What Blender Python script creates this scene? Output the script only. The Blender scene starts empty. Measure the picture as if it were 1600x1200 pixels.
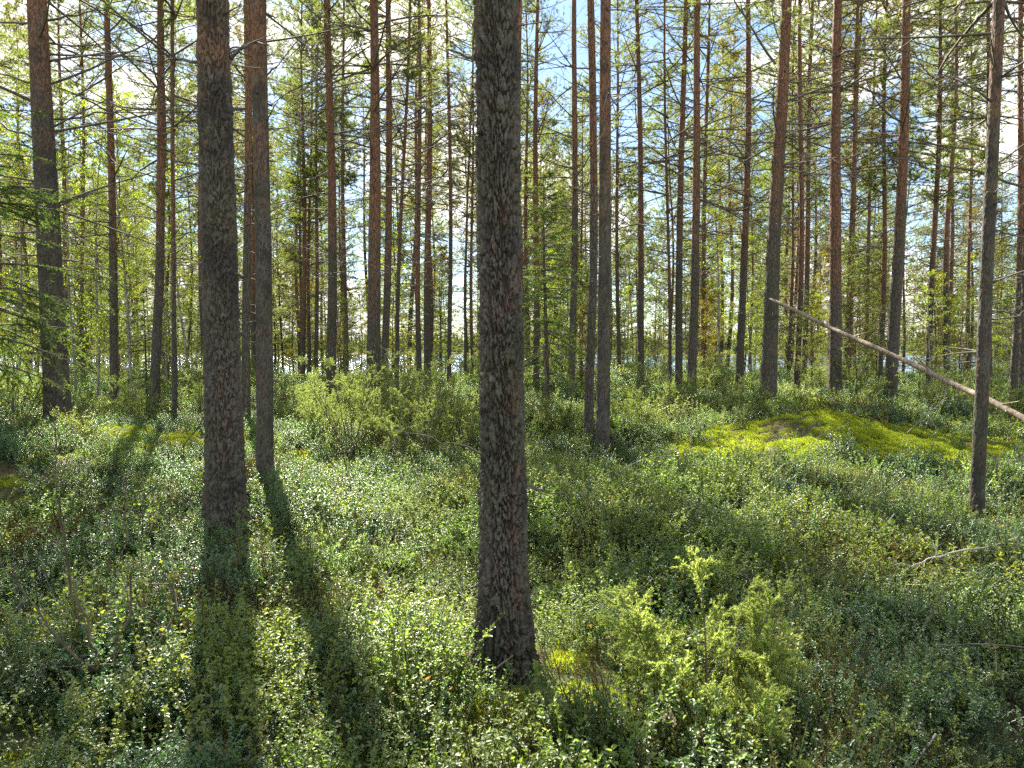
import bpy, math, random
import numpy as np
from mathutils import Vector, Matrix

# ------------------------------------------------------------------ camera, sky, sun, exposure
R = math.radians
sc = bpy.context.scene
col = sc.collection
FPX, CX, CY = 1120.0, 800.0, 600.0          # focal length and centre in the 1600 px photograph
PITCH = R(2.5)
EYE = np.array([0.0, 0.0, 1.62])
cd = bpy.data.cameras.new('camera'); cam = bpy.data.objects.new('camera', cd); col.objects.link(cam)
cd.sensor_width = 36; cd.lens = 36 * FPX / 1600
cd.clip_start = 0.05; cd.clip_end = 6000
cam.location = EYE; cam.rotation_euler = (R(90) - PITCH, 0, 0)
sc.camera = cam

SUN_AZ, SUN_EL = R(-22), R(44)
SUN = Vector((math.sin(SUN_AZ) * math.cos(SUN_EL), math.cos(SUN_AZ) * math.cos(SUN_EL), math.sin(SUN_EL)))
sd = bpy.data.lights.new('sun', 'SUN'); so = bpy.data.objects.new('sun', sd); col.objects.link(so)
sd.energy = 5.0; sd.angle = R(0.55); sd.color = (1.0, 0.93, 0.80)
so.rotation_euler = SUN.to_track_quat('Z', 'Y').to_euler(); so.location = (0, 0, 40)

w = bpy.data.worlds.new('World'); sc.world = w; w.use_nodes = True
nt = w.node_tree; nt.nodes.clear()
N = nt.nodes.new; L = nt.links.new
out = N('ShaderNodeOutputWorld'); bg = N('ShaderNodeBackground'); L(bg.outputs[0], out.inputs[0])
sky = N('ShaderNodeTexSky'); sky.sky_type = 'NISHITA'; sky.sun_disc = False
sky.sun_elevation = SUN_EL; sky.sun_rotation = SUN_AZ; sky.dust_density = 0.25; sky.ozone_density = 2.5
tc = N('ShaderNodeTexCoord'); mp = N('ShaderNodeMapping'); mp.inputs['Scale'].default_value = (1, 1, 2.2)
L(tc.outputs['Generated'], mp.inputs[0])
nz = N('ShaderNodeTexNoise'); nz.inputs['Scale'].default_value = 3.1; nz.inputs['Detail'].default_value = 7
nz.inputs['Roughness'].default_value = 0.55; L(mp.outputs[0], nz.inputs['Vector'])
cr = N('ShaderNodeMapRange'); cr.inputs['From Min'].default_value = 0.49; cr.inputs['From Max'].default_value = 0.56
L(nz.outputs['Fac'], cr.inputs['Value'])
mx = N('ShaderNodeMix'); mx.data_type = 'RGBA'; L(cr.outputs[0], mx.inputs['Factor'])
hs = N('ShaderNodeHueSaturation'); hs.inputs['Saturation'].default_value = 1.0; L(sky.outputs[0], hs.inputs['Color']); L(hs.outputs[0], mx.inputs['A']); mx.inputs['B'].default_value = (7.6, 7.4, 7.1, 1)
L(mx.outputs['Result'], bg.inputs['Color']); bg.inputs['Strength'].default_value = 0.052

vs = sc.view_settings
vs.view_transform = 'Standard'; vs.look = 'None'; vs.gamma = 1; vs.exposure = 2.3
cy = sc.cycles
cy.max_bounces = 6; cy.diffuse_bounces = 4; cy.glossy_bounces = 2; cy.transmission_bounces = 4
cy.caustics_reflective = False; cy.caustics_refractive = False; cy.sample_clamp_indirect = 6
cy.use_denoising = False

# ------------------------------------------------------------------ helpers
rng = np.random.default_rng(7)
def U(a, b, n=None): return rng.uniform(a, b, n)

def hsh(i, j, s=0.0):
    v = np.sin(i * 127.1 + j * 311.7 + s * 74.7) * 43758.5453
    return v - np.floor(v)
def vnoise(x, y, s=0.0):
    x = np.asarray(x, float); y = np.asarray(y, float)
    xi, yi = np.floor(x), np.floor(y); fx, fy = x - xi, y - yi
    fx = fx * fx * (3 - 2 * fx); fy = fy * fy * (3 - 2 * fy)
    a = hsh(xi, yi, s); b = hsh(xi + 1, yi, s); c = hsh(xi, yi + 1, s); d = hsh(xi + 1, yi + 1, s)
    return (a * (1 - fx) + b * fx) * (1 - fy) + (c * (1 - fx) + d * fx) * fy
def fbm(x, y, s=0.0, o=3):
    t = 0; a = 0.5; n = 0
    for k in range(o):
        t = t + a * vnoise(x * 2 ** k, y * 2 ** k, s + k); n += a; a *= 0.5
    return t / n
def sst(a, b, x):
    t = np.clip((np.asarray(x, float) - a) / (b - a), 0, 1); return t * t * (3 - 2 * t)
def bump(x, y, cx, cy_, rx, ry, a): return a * np.exp(-((x - cx) / rx) ** 2 - ((y - cy_) / ry) ** 2)

def ground_z(x, y):
    x = np.asarray(x, float); y = np.asarray(y, float)
    h = 0.26 * sst(9, 17, y) - 2.3 * sst(30, 62, y)
    h = h + bump(x, y, -7.0, 9.3, 2.8, 2.2, 0.72) + bump(x, y, -5.6, 6.9, 1.5, 1.1, .38) + bump(x, y, -4.3, 10.6, 1.5, 0.9, 0.26)
    h = h + bump(x, y, 4.95, 11.8, .9, .7, 0.5) + bump(x, y, 4.0, 10.4, .7, .5, 0.28) + bump(x, y, 5.9, 10.9, .8, .4, 0.16) + bump(x, y, 6.6, 12.6, 2.6, 1.4, 0.16)
    h = h + bump(x, y, 1.0, 5.6, 0.7, 0.6, 0.16) + bump(x, y, 3.2, 8.0, 1.4, 0.8, 0.14)
    h = h + bump(x, y, -0.02, 3.62, 0.35, 0.3, 0.09)
    n = sst(-3, 4, y) * (1 - sst(60, 90, y)) + 0.3
    h = h + n * (0.26 * (fbm(x / 7.0, y / 7.0, 3, 2) - 0.5) + 0.30 * (fbm(x / 1.7, y / 1.7, 5, 2) - 0.5))
    near = sst(22, 12, y) * sst(-6, 0, y)
    h = h + near * 0.12 * (fbm(x / .45, y / .45, 41, 2) - 0.5)
    h = h + 6.0 * sst(640, 760, y) * (0.4 + vnoise(x / 260, y / 400, 9)) + 34 * sst(900, 1700, y) * vnoise(x / 500, 3.3, 2)
    return h
LAKE_Z = -1.0

cp, sp = math.cos(PITCH), math.sin(PITCH)
def ray(px, py):
    a = (px - CX) / FPX; b = (CY - py) / FPX
    return np.array([a, cp + b * sp, -sp + b * cp])       # y component ~ depth
def at(px, py, D):                                       # point on pixel ray at world depth y = D
    r = ray(px, py); return EYE + r * (D / r[1])
def on_ground(px, py, dmax=45):
    r = ray(px, py)
    for t in np.arange(1.2, dmax, 0.04):
        p = EYE + r * t
        if p[2] < ground_z(p[0], p[1]): return p
    return EYE + r * dmax

def mk_mesh(name, V, F=(), mats=(), attrs=None, smooth=True):
    """F: list of (n,k) index arrays"""
    me = bpy.data.meshes.new(name)
    V = np.asarray(V, dtype=np.float32)
    me.vertices.add(len(V)); me.vertices.foreach_set('co', V.ravel())
    F = [np.asarray(f, dtype=np.int32) for f in F if len(f)]
    if F:
        li = np.concatenate([f.ravel() for f in F])
        tot = np.concatenate([np.full(len(f), f.shape[1], np.int32) for f in F])
        st = np.concatenate([[0], np.cumsum(tot)[:-1]]).astype(np.int32)
        me.loops.add(len(li)); me.loops.foreach_set('vertex_index', li)
        me.polygons.add(len(tot)); me.polygons.foreach_set('loop_start', st); me.polygons.foreach_set('loop_total', tot)
        if smooth: me.polygons.foreach_set('use_smooth', np.ones(len(tot), bool))
    for k, v in (attrs or {}).items():
        v = np.asarray(v, np.float32)
        if v.ndim == 2:
            a = me.attributes.new(k, 'FLOAT_VECTOR', 'POINT'); a.data.foreach_set('vector', v.ravel())
        else:
            a = me.attributes.new(k, 'FLOAT', 'POINT'); a.data.foreach_set('value', v)
    for m in mats: me.materials.append(m)
    me.update(calc_edges=True)
    return me

class Acc:
    """collects vertex / face batches"""
    def __init__(s): s.V = []; s.T = []; s.Q = []; s.A = []; s.n = 0
    def add(s, V, T=None, Q=None, a=None):
        V = np.asarray(V, float).reshape(-1, 3)
        if T is not None and len(T): s.T.append(np.asarray(T) + s.n)
        if Q is not None and len(Q): s.Q.append(np.asarray(Q) + s.n)
        s.V.append(V); s.A.append(np.zeros(len(V)) if a is None else np.broadcast_to(np.asarray(a, float), (len(V),)))
        s.n += len(V); return s
    def mesh(s, name, mats, smooth=True):
        F = []
        if s.T: F.append(np.concatenate(s.T))
        if s.Q: F.append(np.concatenate(s.Q))
        return mk_mesh(name, np.concatenate(s.V), F, mats, {'v': np.concatenate(s.A)}, smooth)

def unit(a):
    return a / (np.linalg.norm(a, axis=-1, keepdims=True) + 1e-9)

def tubes(acc, P, Rr, k=4, a=None):
    """P (N,n,3) polylines, Rr (N,n) radii -> closed-ish tubes"""
    P = np.asarray(P, float); Rr = np.asarray(Rr, float)
    Nn, n, _ = P.shape
    T = unit(np.gradient(P, axis=1))
    ref = np.where(np.abs(T[..., 2:3]) > 0.85, np.array([1.0, 0, 0]), np.array([0, 0, 1.0]))
    A = unit(np.cross(T, ref)); B = np.cross(T, A)
    th = np.arange(k) * 2 * math.pi / k
    V = P[:, :, None, :] + Rr[:, :, None, None] * (A[:, :, None, :] * np.cos(th)[None, None, :, None] + B[:, :, None, :] * np.sin(th)[None, None, :, None])
    i = np.arange(Nn)[:, None, None] * n * k; j = np.arange(n - 1)[None, :, None] * k; q = np.arange(k)[None, None, :]
    q2 = (q + 1) % k
    Q = np.stack([i + j + q, i + j + q2, i + j + k + q2, i + j + k + q], -1).reshape(-1, 4)
    av = None if a is None else np.repeat(np.asarray(a), n * k)
    acc.add(V, Q=Q, a=av)

def blades(acc, C, D, Ln, Wd, a=None):
    """thin triangles: base at C, towards D"""
    C = np.asarray(C); D = unit(D); n = len(C)
    S = unit(np.cross(D, rng.normal(size=(n, 3)))) * (np.broadcast_to(Wd, (n,)) * 0.5)[:, None]
    V = np.stack([C - S, C + S, C + D * np.broadcast_to(Ln, (n,))[:, None]], 1)
    acc.add(V, T=np.arange(n * 3).reshape(n, 3), a=None if a is None else np.repeat(a, 3))

def leaves(acc, C, D, Nrm, Ln, Wd, a=None, fold=0.18):
    """oval leaves, two quads folded along the midrib"""
    n = len(C); D = unit(D); S = unit(np.cross(Nrm, D)); Nn = np.cross(D, S)
    Ln = np.broadcast_to(Ln, (n,))[:, None]; Wd = np.broadcast_to(Wd, (n,))[:, None]
    up = Nn * Wd * fold
    V = np.stack([C, C + D * Ln * .28 + S * Wd * .46 + up, C + D * Ln * .72 + S * Wd * .42 + up, C + D * Ln - Nn * Ln * .08,
                  C + D * Ln * .72 - S * Wd * .42 + up, C + D * Ln * .28 - S * Wd * .46 + up], 1)
    b = np.arange(n)[:, None] * 6
    Q = np.concatenate([b + np.array([0, 1, 2, 3]), b + np.array([0, 3, 4, 5])])
    acc.add(V, Q=Q, a=None if a is None else np.repeat(a, 6))

def rdir(n, up=0.0):
    v = rng.normal(size=(n, 3)); v[:, 2] += up; return unit(v)

def tag(o, label=None, cat=None, group=None, kind=None):
    if label: o['label'] = label
    if cat: o['category'] = cat
    if group: o['group'] = group
    if kind: o['kind'] = kind
    return o
def link(name, me, parent=None):
    o = bpy.data.objects.new(name, me); col.objects.link(o)
    if parent: o.parent = parent
    return o
def empty(name, loc):
    o = bpy.data.objects.new(name, None); col.objects.link(o); o.location = loc; o.empty_display_size = 0.3; return o

# ------------------------------------------------------------------ materials
def new_mat(name):
    m = bpy.data.materials.new(name); m.use_nodes = True; m.node_tree.nodes.clear(); return m, m.node_tree.nodes.new, m.node_tree.links.new
def mixc(N, L, f, a, b, blend='MIX'):
    n = N('ShaderNodeMix'); n.data_type = 'RGBA'; n.blend_type = blend
    for s, v in (('Factor', f), ('A', a), ('B', b)):
        if hasattr(v, 'is_output'): L(v, n.inputs[s])
        else: n.inputs[s].default_value = v if s == 'Factor' else (*v, 1)
    return n.outputs['Result']
def mrange(N, L, v, a, b, c=0.0, d=1.0):
    n = N('ShaderNodeMapRange'); L(v, n.inputs['Value'])
    for s, x in zip(('From Min', 'From Max', 'To Min', 'To Max'), (a, b, c, d)): n.inputs[s].default_value = x
    return n.outputs[0]
def noise(N, L, vec, scale, detail=4, rough=0.55):
    n = N('ShaderNodeTexNoise'); n.inputs['Scale'].default_value = scale; n.inputs['Detail'].default_value = detail
    n.inputs['Roughness'].default_value = rough
    if vec: L(vec, n.inputs['Vector'])
    return n.outputs['Fac']

def leaf_mat(name, c1, c2, c3=None, trans=0.5, tcol=1.7, gloss=0.0, rough=0.35, tint=None, patch=False):
    """c1..c2 between leaves (attribute v), c3 between plants (object random)"""
    m, N, L = new_mat(name)
    at_ = N('ShaderNodeAttribute'); at_.attribute_name = 'v'
    oi = N('ShaderNodeObjectInfo')
    c = mixc(N, L, at_.outputs['Fac'], c1, c2)
    if c3:
        r = mrange(N, L, oi.outputs['Random'], 0.35, 1.0, 0.0, 0.6)
        if patch:
            f = noise(N, L, oi.outputs['Location'], 0.9, 3, 0.6); r = mrange(N, L, f, 0.42, 0.6, 0.0, 1.0)
            f2 = noise(N, L, oi.outputs['Location'], 2.3, 2, 0.6); dk = mrange(N, L, f2, 0.35, 0.65, 0.65, 1.25)
        c = mixc(N, L, r, c, c3)
        if patch:
            cb = N('ShaderNodeCombineXYZ'); [L(dk, cb.inputs[q]) for q in range(3)]; c = mixc(N, L, 1.0, c, cb.outputs[0], 'MULTIPLY')
    df = N('ShaderNodeBsdfDiffuse'); L(c, df.inputs['Color'])
    tr = N('ShaderNodeBsdfTranslucent')
    tcl = mixc(N, L, 1.0, c, tint or (tcol * 1.05, tcol * 1.1, tcol * 0.55), 'MULTIPLY'); L(tcl, tr.inputs['Color'])
    mx = N('ShaderNodeMixShader'); mx.inputs[0].default_value = trans; L(df.outputs[0], mx.inputs[1]); L(tr.outputs[0], mx.inputs[2])
    s = mx.outputs[0]
    if gloss:
        g = N('ShaderNodeBsdfGlossy'); g.inputs['Roughness'].default_value = rough; g.inputs['Color'].default_value = (1, 1, 1, 1)
        lw = N('ShaderNodeLayerWeight'); lw.inputs[0].default_value = .5
        pw = N('ShaderNodeMath'); pw.operation = 'POWER'; L(lw.outputs['Facing'], pw.inputs[0]); pw.inputs[1].default_value = 4.0
        mu = N('ShaderNodeMath'); mu.operation = 'MULTIPLY_ADD'; L(pw.outputs[0], mu.inputs[0]); mu.inputs[1].default_value = .5 * gloss; mu.inputs[2].default_value = .035 * gloss
        m2 = N('ShaderNodeMixShader'); L(mu.outputs[0], m2.inputs[0]); L(s, m2.inputs[1]); L(g.outputs[0], m2.inputs[2]); s = m2.outputs[0]
    o = N('ShaderNodeOutputMaterial'); L(s, o.inputs[0]); return m

M = {}
M['pine'] = leaf_mat('pine_needles', (0.085, 0.125, 0.042), (0.18, 0.20, 0.06), (0.15, 0.17, 0.085), 0.58, 2.3, tint=(2.25, 2.3, 1.4))
M['pine_yellow'] = leaf_mat('yellowing_pine_needles', (0.16, 0.17, 0.04), (0.30, 0.22, 0.05), (0.13, 0.15, 0.05), 0.5, 1.7)
M['spruce'] = leaf_mat('spruce_needles', (0.06, 0.10, 0.035), (0.13, 0.175, 0.055), None, 0.45, 2.0)
M['birch'] = leaf_mat('birch_leaves', (0.14, 0.22, 0.03), (0.30, 0.32, 0.035), (0.22, 0.27, 0.03), 0.6, 1.8)
M['juniper'] = leaf_mat('juniper_needles', (0.21, 0.26, 0.09), (0.36, 0.40, 0.15), (0.26, 0.29, 0.10), 0.5, 2.0, 0.3, 0.5)
M['juniper_pale'] = leaf_mat('pale_juniper_needles', (0.13, 0.17, 0.065), (0.24, 0.28, 0.11), (0.17, 0.20, 0.08), 0.5, 2.0, 0.3, 0.5)
M['heather'] = leaf_mat('heather_leaves', (0.06, 0.08, 0.03), (0.13, 0.14, 0.055), (0.17, 0.12, 0.06), 0.35, 1.7, patch=True)
M['lingon'] = leaf_mat('lingonberry_leaves', (0.075, 0.13, 0.03), (0.155, 0.225, 0.05), (0.08, 0.16, 0.06), 0.40, 2.1, 1.4, 0.48, patch=True)
M['bilberry'] = leaf_mat('bilberry_leaves', (0.10, 0.17, 0.03), (0.18, 0.245, 0.045), (0.20, 0.225, 0.05), 0.5, 2.1, 0.9, 0.5, patch=True)
M['moss'] = leaf_mat('moss_fronds', (0.19, 0.25, 0.03), (0.38, 0.42, 0.055), (0.24, 0.23, 0.05), 0.5, 1.7)
M['litter'] = leaf_mat('fallen_leaf', (0.32, 0.12, 0.03), (0.42, 0.24, 0.06), (0.26, 0.13, 0.06), 0.3, 1.3)

def wood_mat(name, a, b, sc_=30, z=0.25, bumpd=0.004, rough=0.85):
    m, N, L = new_mat(name)
    tc = N('ShaderNodeTexCoord'); mp = N('ShaderNodeMapping'); mp.inputs['Scale'].default_value = (1, 1, z); L(tc.outputs['Object'], mp.inputs[0])
    f = noise(N, L, mp.outputs[0], sc_, 5, 0.65); c = mixc(N, L, mrange(N, L, f, 0.35, 0.65), a, b)
    p = N('ShaderNodeBsdfPrincipled'); L(c, p.inputs['Base Color']); p.inputs['Roughness'].default_value = rough
    bp = N('ShaderNodeBump'); bp.inputs['Distance'].default_value = bumpd; L(f, bp.inputs['Height']); L(bp.outputs[0], p.inputs['Normal'])
    o = N('ShaderNodeOutputMaterial'); L(p.outputs[0], o.inputs[0]); return m
M['twig'] = wood_mat('dead_twig_bark', (0.055, 0.045, 0.037), (0.17, 0.145, 0.12))
M['live_twig'] = wood_mat('live_branch_bark', (0.10, 0.06, 0.035), (0.24, 0.13, 0.07))
M['deadwood'] = wood_mat('weathered_dead_wood', (0.14, 0.095, 0.065), (0.42, 0.33, 0.25), 22, 0.12, 0.006)
M['greywood'] = wood_mat('grey_dead_wood', (0.26, 0.22, 0.18), (0.55, 0.50, 0.44), 26, 0.15, 0.005)
M['birch_bark'] = wood_mat('birch_bark', (0.10, 0.08, 0.06), (0.42, 0.38, 0.33), 14, 0.4, 0.003)
M['shrub_stem'] = wood_mat('shrub_stem_bark', (0.09, 0.065, 0.045), (0.20, 0.15, 0.10), 40)

def bark_mat(name, near):
    m, N, L = new_mat(name)
    tc = N('ShaderNodeTexCoord'); oi = N('ShaderNodeObjectInfo')
    ob = tc.outputs['Object']
    sep = N('ShaderNodeSeparateXYZ'); L(ob, sep.inputs[0])
    off = N('ShaderNodeVectorMath'); off.operation = 'ADD'; L(ob, off.inputs[0])
    cmb = N('ShaderNodeCombineXYZ'); mr = mrange(N, L, oi.outputs['Random'], 0, 1, 0, 40); L(mr, cmb.inputs[2]); L(cmb.outputs[0], off.inputs[1])
    mp = N('ShaderNodeMapping'); mp.inputs['Scale'].default_value = (1, 1, 0.28); L(off.outputs[0], mp.inputs[0])
    # warp
    nv = N('ShaderNodeTexNoise'); nv.inputs['Scale'].default_value = 6; nv.inputs['Detail'].default_value = 3; L(mp.outputs[0], nv.inputs['Vector'])
    sc1 = N('ShaderNodeVectorMath'); sc1.operation = 'SCALE'; L(nv.outputs['Color'], sc1.inputs[0]); sc1.inputs['Scale'].default_value = 0.12
    ad = N('ShaderNodeVectorMath'); ad.operation = 'ADD'; L(mp.outputs[0], ad.inputs[0]); L(sc1.outputs[0], ad.inputs[1])
    vo = N('ShaderNodeTexVoronoi'); vo.feature = 'DISTANCE_TO_EDGE'; vo.inputs['Scale'].default_value = 24; L(ad.outputs[0], vo.inputs['Vector'])
    vc = N('ShaderNodeTexVoronoi'); vc.feature = 'F1'; vc.inputs['Scale'].default_value = 24; L(ad.outputs[0], vc.inputs['Vector'])
    plate = mrange(N, L, vo.outputs['Distance'], 0.02, 0.22)
    if near:
        at_ = N('ShaderNodeAttribute'); at_.attribute_name = 'v'; plate = at_.outputs['Fac']
    fine = noise(N, L, ob, 70, 5, 0.7)
    med = noise(N, L, off.outputs[0], 3.2, 4, 0.6)
    big = noise(N, L, off.outputs[0], 1.1, 3, 0.5)
    grey = mixc(N, L, mrange(N, L, fine, 0.3, 0.7), (0.042, 0.035, 0.028), (0.19, 0.158, 0.125))
    grey = mixc(N, L, mrange(N, L, big, 0.40, 0.66, 0.0, 0.75), grey, (0.085, 0.088, 0.042))           # algae / lichen tint
    red = mixc(N, L, mrange(N, L, fine, 0.3, 0.7), (0.145, 0.06, 0.03), (0.36, 0.175, 0.09))
    # how far up the orange bark starts
    h0 = mrange(N, L, oi.outputs['Random'], 0, 1, 1.6, 4.6) if not near else None
    zz = N('ShaderNodeMath'); zz.operation = 'SUBTRACT'; L(sep.outputs[2], zz.inputs[0])
    if h0: L(h0, zz.inputs[1])
    else: zz.inputs[1].default_value = 3.6
    zn = N('ShaderNodeMath'); zn.operation = 'MULTIPLY_ADD'; L(med, zn.inputs[0]); zn.inputs[1].default_value = 5.0; zn.inputs[2].default_value = -2.5
    za = N('ShaderNodeMath'); za.operation = 'ADD'; L(zz.outputs[0], za.inputs[0]); L(zn.outputs[0], za.inputs[1])
    hf = mrange(N, L, za.outputs[0], 0.0, 1.9)
    c = mixc(N, L, hf, grey, red)
    # fresh red-brown inner bark where flakes came off
    cell = N('ShaderNodeSeparateColor'); L(vc.outputs['Color'], cell.inputs[0])
    fl = mrange(N, L, cell.outputs[0], 0.80, 0.90, 0.0, 0.5); c = mixc(N, L, fl, c, (0.15, 0.075, 0.048))
    if near: dkp = noise(N, L, off.outputs[0], 2.6, 4, 0.65); c = mixc(N, L, mrange(N, L, dkp, 0.5, 0.62, 0, 0.7), c, (0.03, 0.027, 0.024))
    li = noise(N, L, off.outputs[0], 9, 5, 0.7); c = mixc(N, L, mrange(N, L, li, 0.60, 0.68, 0, 0.55), c, (0.20, 0.215, 0.16))  # pale lichen
    c = mixc(N, L, mrange(N, L, plate, 0.0, 0.72 if near else 0.5, 0.96 if near else 0.8, 0.0), c, (0.03, 0.018, 0.013))                 # cork in the fissures; near trunks darkened further as painted crevice shade
    p = N('ShaderNodeBsdfPrincipled'); L(c, p.inputs['Base Color']); p.inputs['Roughness'].default_value = 0.82
    b1 = N('ShaderNodeBump'); b1.inputs['Distance'].default_value = 0.012 if not near else 0.003; b1.inputs['Strength'].default_value = 0.9; L(plate, b1.inputs['Height'])
    b2 = N('ShaderNodeBump'); b2.inputs['Distance'].default_value = 0.005; b2.inputs['Strength'].default_value = 0.9; L(fine, b2.inputs['Height']); L(b1.outputs[0], b2.inputs['Normal'])
    L(b2.outputs[0], p.inputs['Normal'])
    o = N('ShaderNodeOutputMaterial'); L(p.outputs[0], o.inputs[0]); return m
M['bark'] = bark_mat('pine_bark', False); M['bark_near'] = bark_mat('pine_bark_plates', True)

def ground_mat():
    m, N, L = new_mat('forest_floor')
    tc = N('ShaderNodeTexCoord'); ob = tc.outputs['Object']
    a = noise(N, L, ob, 1.3, 5, 0.6); b = noise(N, L, ob, 26, 5, 0.7); c3 = noise(N, L, ob, 6, 4, 0.6)
    moss = mixc(N, L, mrange(N, L, b, 0.3, 0.7), (0.05, 0.07, 0.02), (0.15, 0.185, 0.04))
    lit = mixc(N, L, mrange(N, L, b, 0.3, 0.7), (0.05, 0.032, 0.02), (0.17, 0.115, 0.065))
    c = mixc(N, L, mrange(N, L, a, 0.44, 0.6), moss, lit)
    p = N('ShaderNodeBsdfPrincipled'); L(c, p.inputs['Base Color']); p.inputs['Roughness'].default_value = 0.95
    bp = N('ShaderNodeBump'); bp.inputs['Distance'].default_value = 0.04; L(b, bp.inputs['Height']); L(bp.outputs[0], p.inputs['Normal'])
    o = N('ShaderNodeOutputMaterial'); L(p.outputs[0], o.inputs[0]); return m
M['ground'] = ground_mat()
def water_mat():
    m, N, L = new_mat('lake_water')
    tc = N('ShaderNodeTexCoord'); mp = N('ShaderNodeMapping'); mp.inputs['Scale'].default_value = (0.6, 1.6, 1); L(tc.outputs['Object'], mp.inputs[0])
    f = noise(N, L, mp.outputs[0], 0.9, 5, 0.6)
    p = N('ShaderNodeBsdfPrincipled'); p.inputs['Base Color'].default_value = (0.04, 0.10, 0.19, 1); p.inputs['Roughness'].default_value = 0.2
    p.inputs['IOR'].default_value = 1.33
    bp = N('ShaderNodeBump'); bp.inputs['Distance'].default_value = 0.5; L(f, bp.inputs['Height']); L(bp.outputs[0], p.inputs['Normal'])
    o = N('ShaderNodeOutputMaterial'); L(p.outputs[0], o.inputs[0]); return m
M['water'] = water_mat()
M['far_wood'] = leaf_mat('far_wood', (0.05, 0.085, 0.05), (0.08, 0.12, 0.07), None, 0.2, 1.2)  # green leaning to blue, distance haze put into the colour

# ------------------------------------------------------------------ setting: ground, lake, far shore
def axis(lo, hi, c0, c1, step, g):
    a = list(np.arange(c0, c1 + 1e-6, step)); s = step
    while a[-1] < hi: s = min(s * g, 60); a.append(a[-1] + s)
    s = step; b = [c0]
    while b[-1] > lo: s = min(s * g, 60); b.append(b[-1] - s)
    return np.array(b[:0:-1] + a)
xs = axis(-1500, 1500, -12, 12, 0.12, 1.07); ys = axis(-60, 2200, -1, 20, 0.12, 1.05)
X, Y = np.meshgrid(xs, ys); Z = ground_z(X, Y)
ny, nx = X.shape
gi = np.arange(ny * nx).reshape(ny, nx)
Q = np.stack([gi[:-1, :-1], gi[:-1, 1:], gi[1:, 1:], gi[1:, :-1]], -1).reshape(-1, 4)
g = link('ground', mk_mesh('ground', np.stack([X, Y, Z], -1).reshape(-1, 3), [Q], [M['ground']])); g['kind'] = 'structure'
lk = link('lake_water', mk_mesh('lake_water', [(-1600, 40, LAKE_Z), (1600, 40, LAKE_Z), (1600, 1200, LAKE_Z), (-1600, 1200, LAKE_Z)], [np.array([[0, 1, 2, 3]])], [M['water']]))
lk['kind'] = 'structure'
# far shore wood: thousands of distant conifers that read as one dark band
acc = Acc(); n = 5200
fx = U(-900, 900, n); fy = 690 + 420 * rng.random(n) ** 1.3; fz = ground_z(fx, fy); fh = U(11, 21, n)
for k in range(3):
    kk = 6; th = np.arange(kk) * 2 * math.pi / kk
    r = (1 - k / 3) * U(2.2, 3.4, n); zb = fz + fh * (0.08 + 0.28 * k); zt = fz + fh * np.minimum(0.55 + 0.25 * k, 1.0)
    V = np.stack([np.stack([fx[:, None] + r[:, None] * np.cos(th + k), fy[:, None] + r[:, None] * np.sin(th + k), np.repeat(zb[:, None], kk, 1) + U(-.6, .6, (n, kk))], -1).reshape(n, kk, 3)], 0)[0]
    tip = np.stack([fx, fy, zt], -1)[:, None, :]
    V = np.concatenate([V, tip], 1); b = np.arange(n)[:, None, None] * (kk + 1)
    q = np.arange(kk)[None, :, None]
    T = np.concatenate([b + q, b + (q + 1) % kk, b + np.full_like(q, kk)], -1).reshape(-1, 3)
    acc.add(V, T=T, a=np.repeat(rng.random(n), kk + 1))
fw = link('far_shore_wood', acc.mesh('far_shore_wood', [M['far_wood']]))
tag(fw, 'dark band of forest along the far shore across the lake', 'forest', kind='stuff')

# ------------------------------------------------------------------ plant part builders
def curve(P0, D0, Ln, droop=0.0, bend=0.12, n=5):
    """(N,3) start, (N,3) dir, (N,) length -> (N,n,3)"""
    Nn = len(P0); t = np.linspace(0, 1, n)[None, :, None]; Ln = np.broadcast_to(Ln, (Nn,))[:, None, None]
    side = rng.normal(size=(Nn, 1, 3)) * bend
    P = P0[:, None, :] + D0[:, None, :] * t * Ln + side * Ln * t ** 2
    P[..., 2] += (np.broadcast_to(droop, (Nn,))[:, None] * Ln[:, :, 0]) * (t[..., 0] ** 2)
    return P
def along(P, t):
    n = P.shape[1]; f = np.asarray(t) * (n - 1); i = np.minimum(f.astype(int), n - 2); f = (f - i)[:, None]
    r = np.arange(len(P)); return P[r, i] * (1 - f) + P[r, i + 1] * f, unit(P[r, i + 1] - P[r, i])
def azdir(a, p): return np.stack([np.cos(a) * np.cos(p), np.sin(a) * np.cos(p), np.sin(p)], -1)

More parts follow.
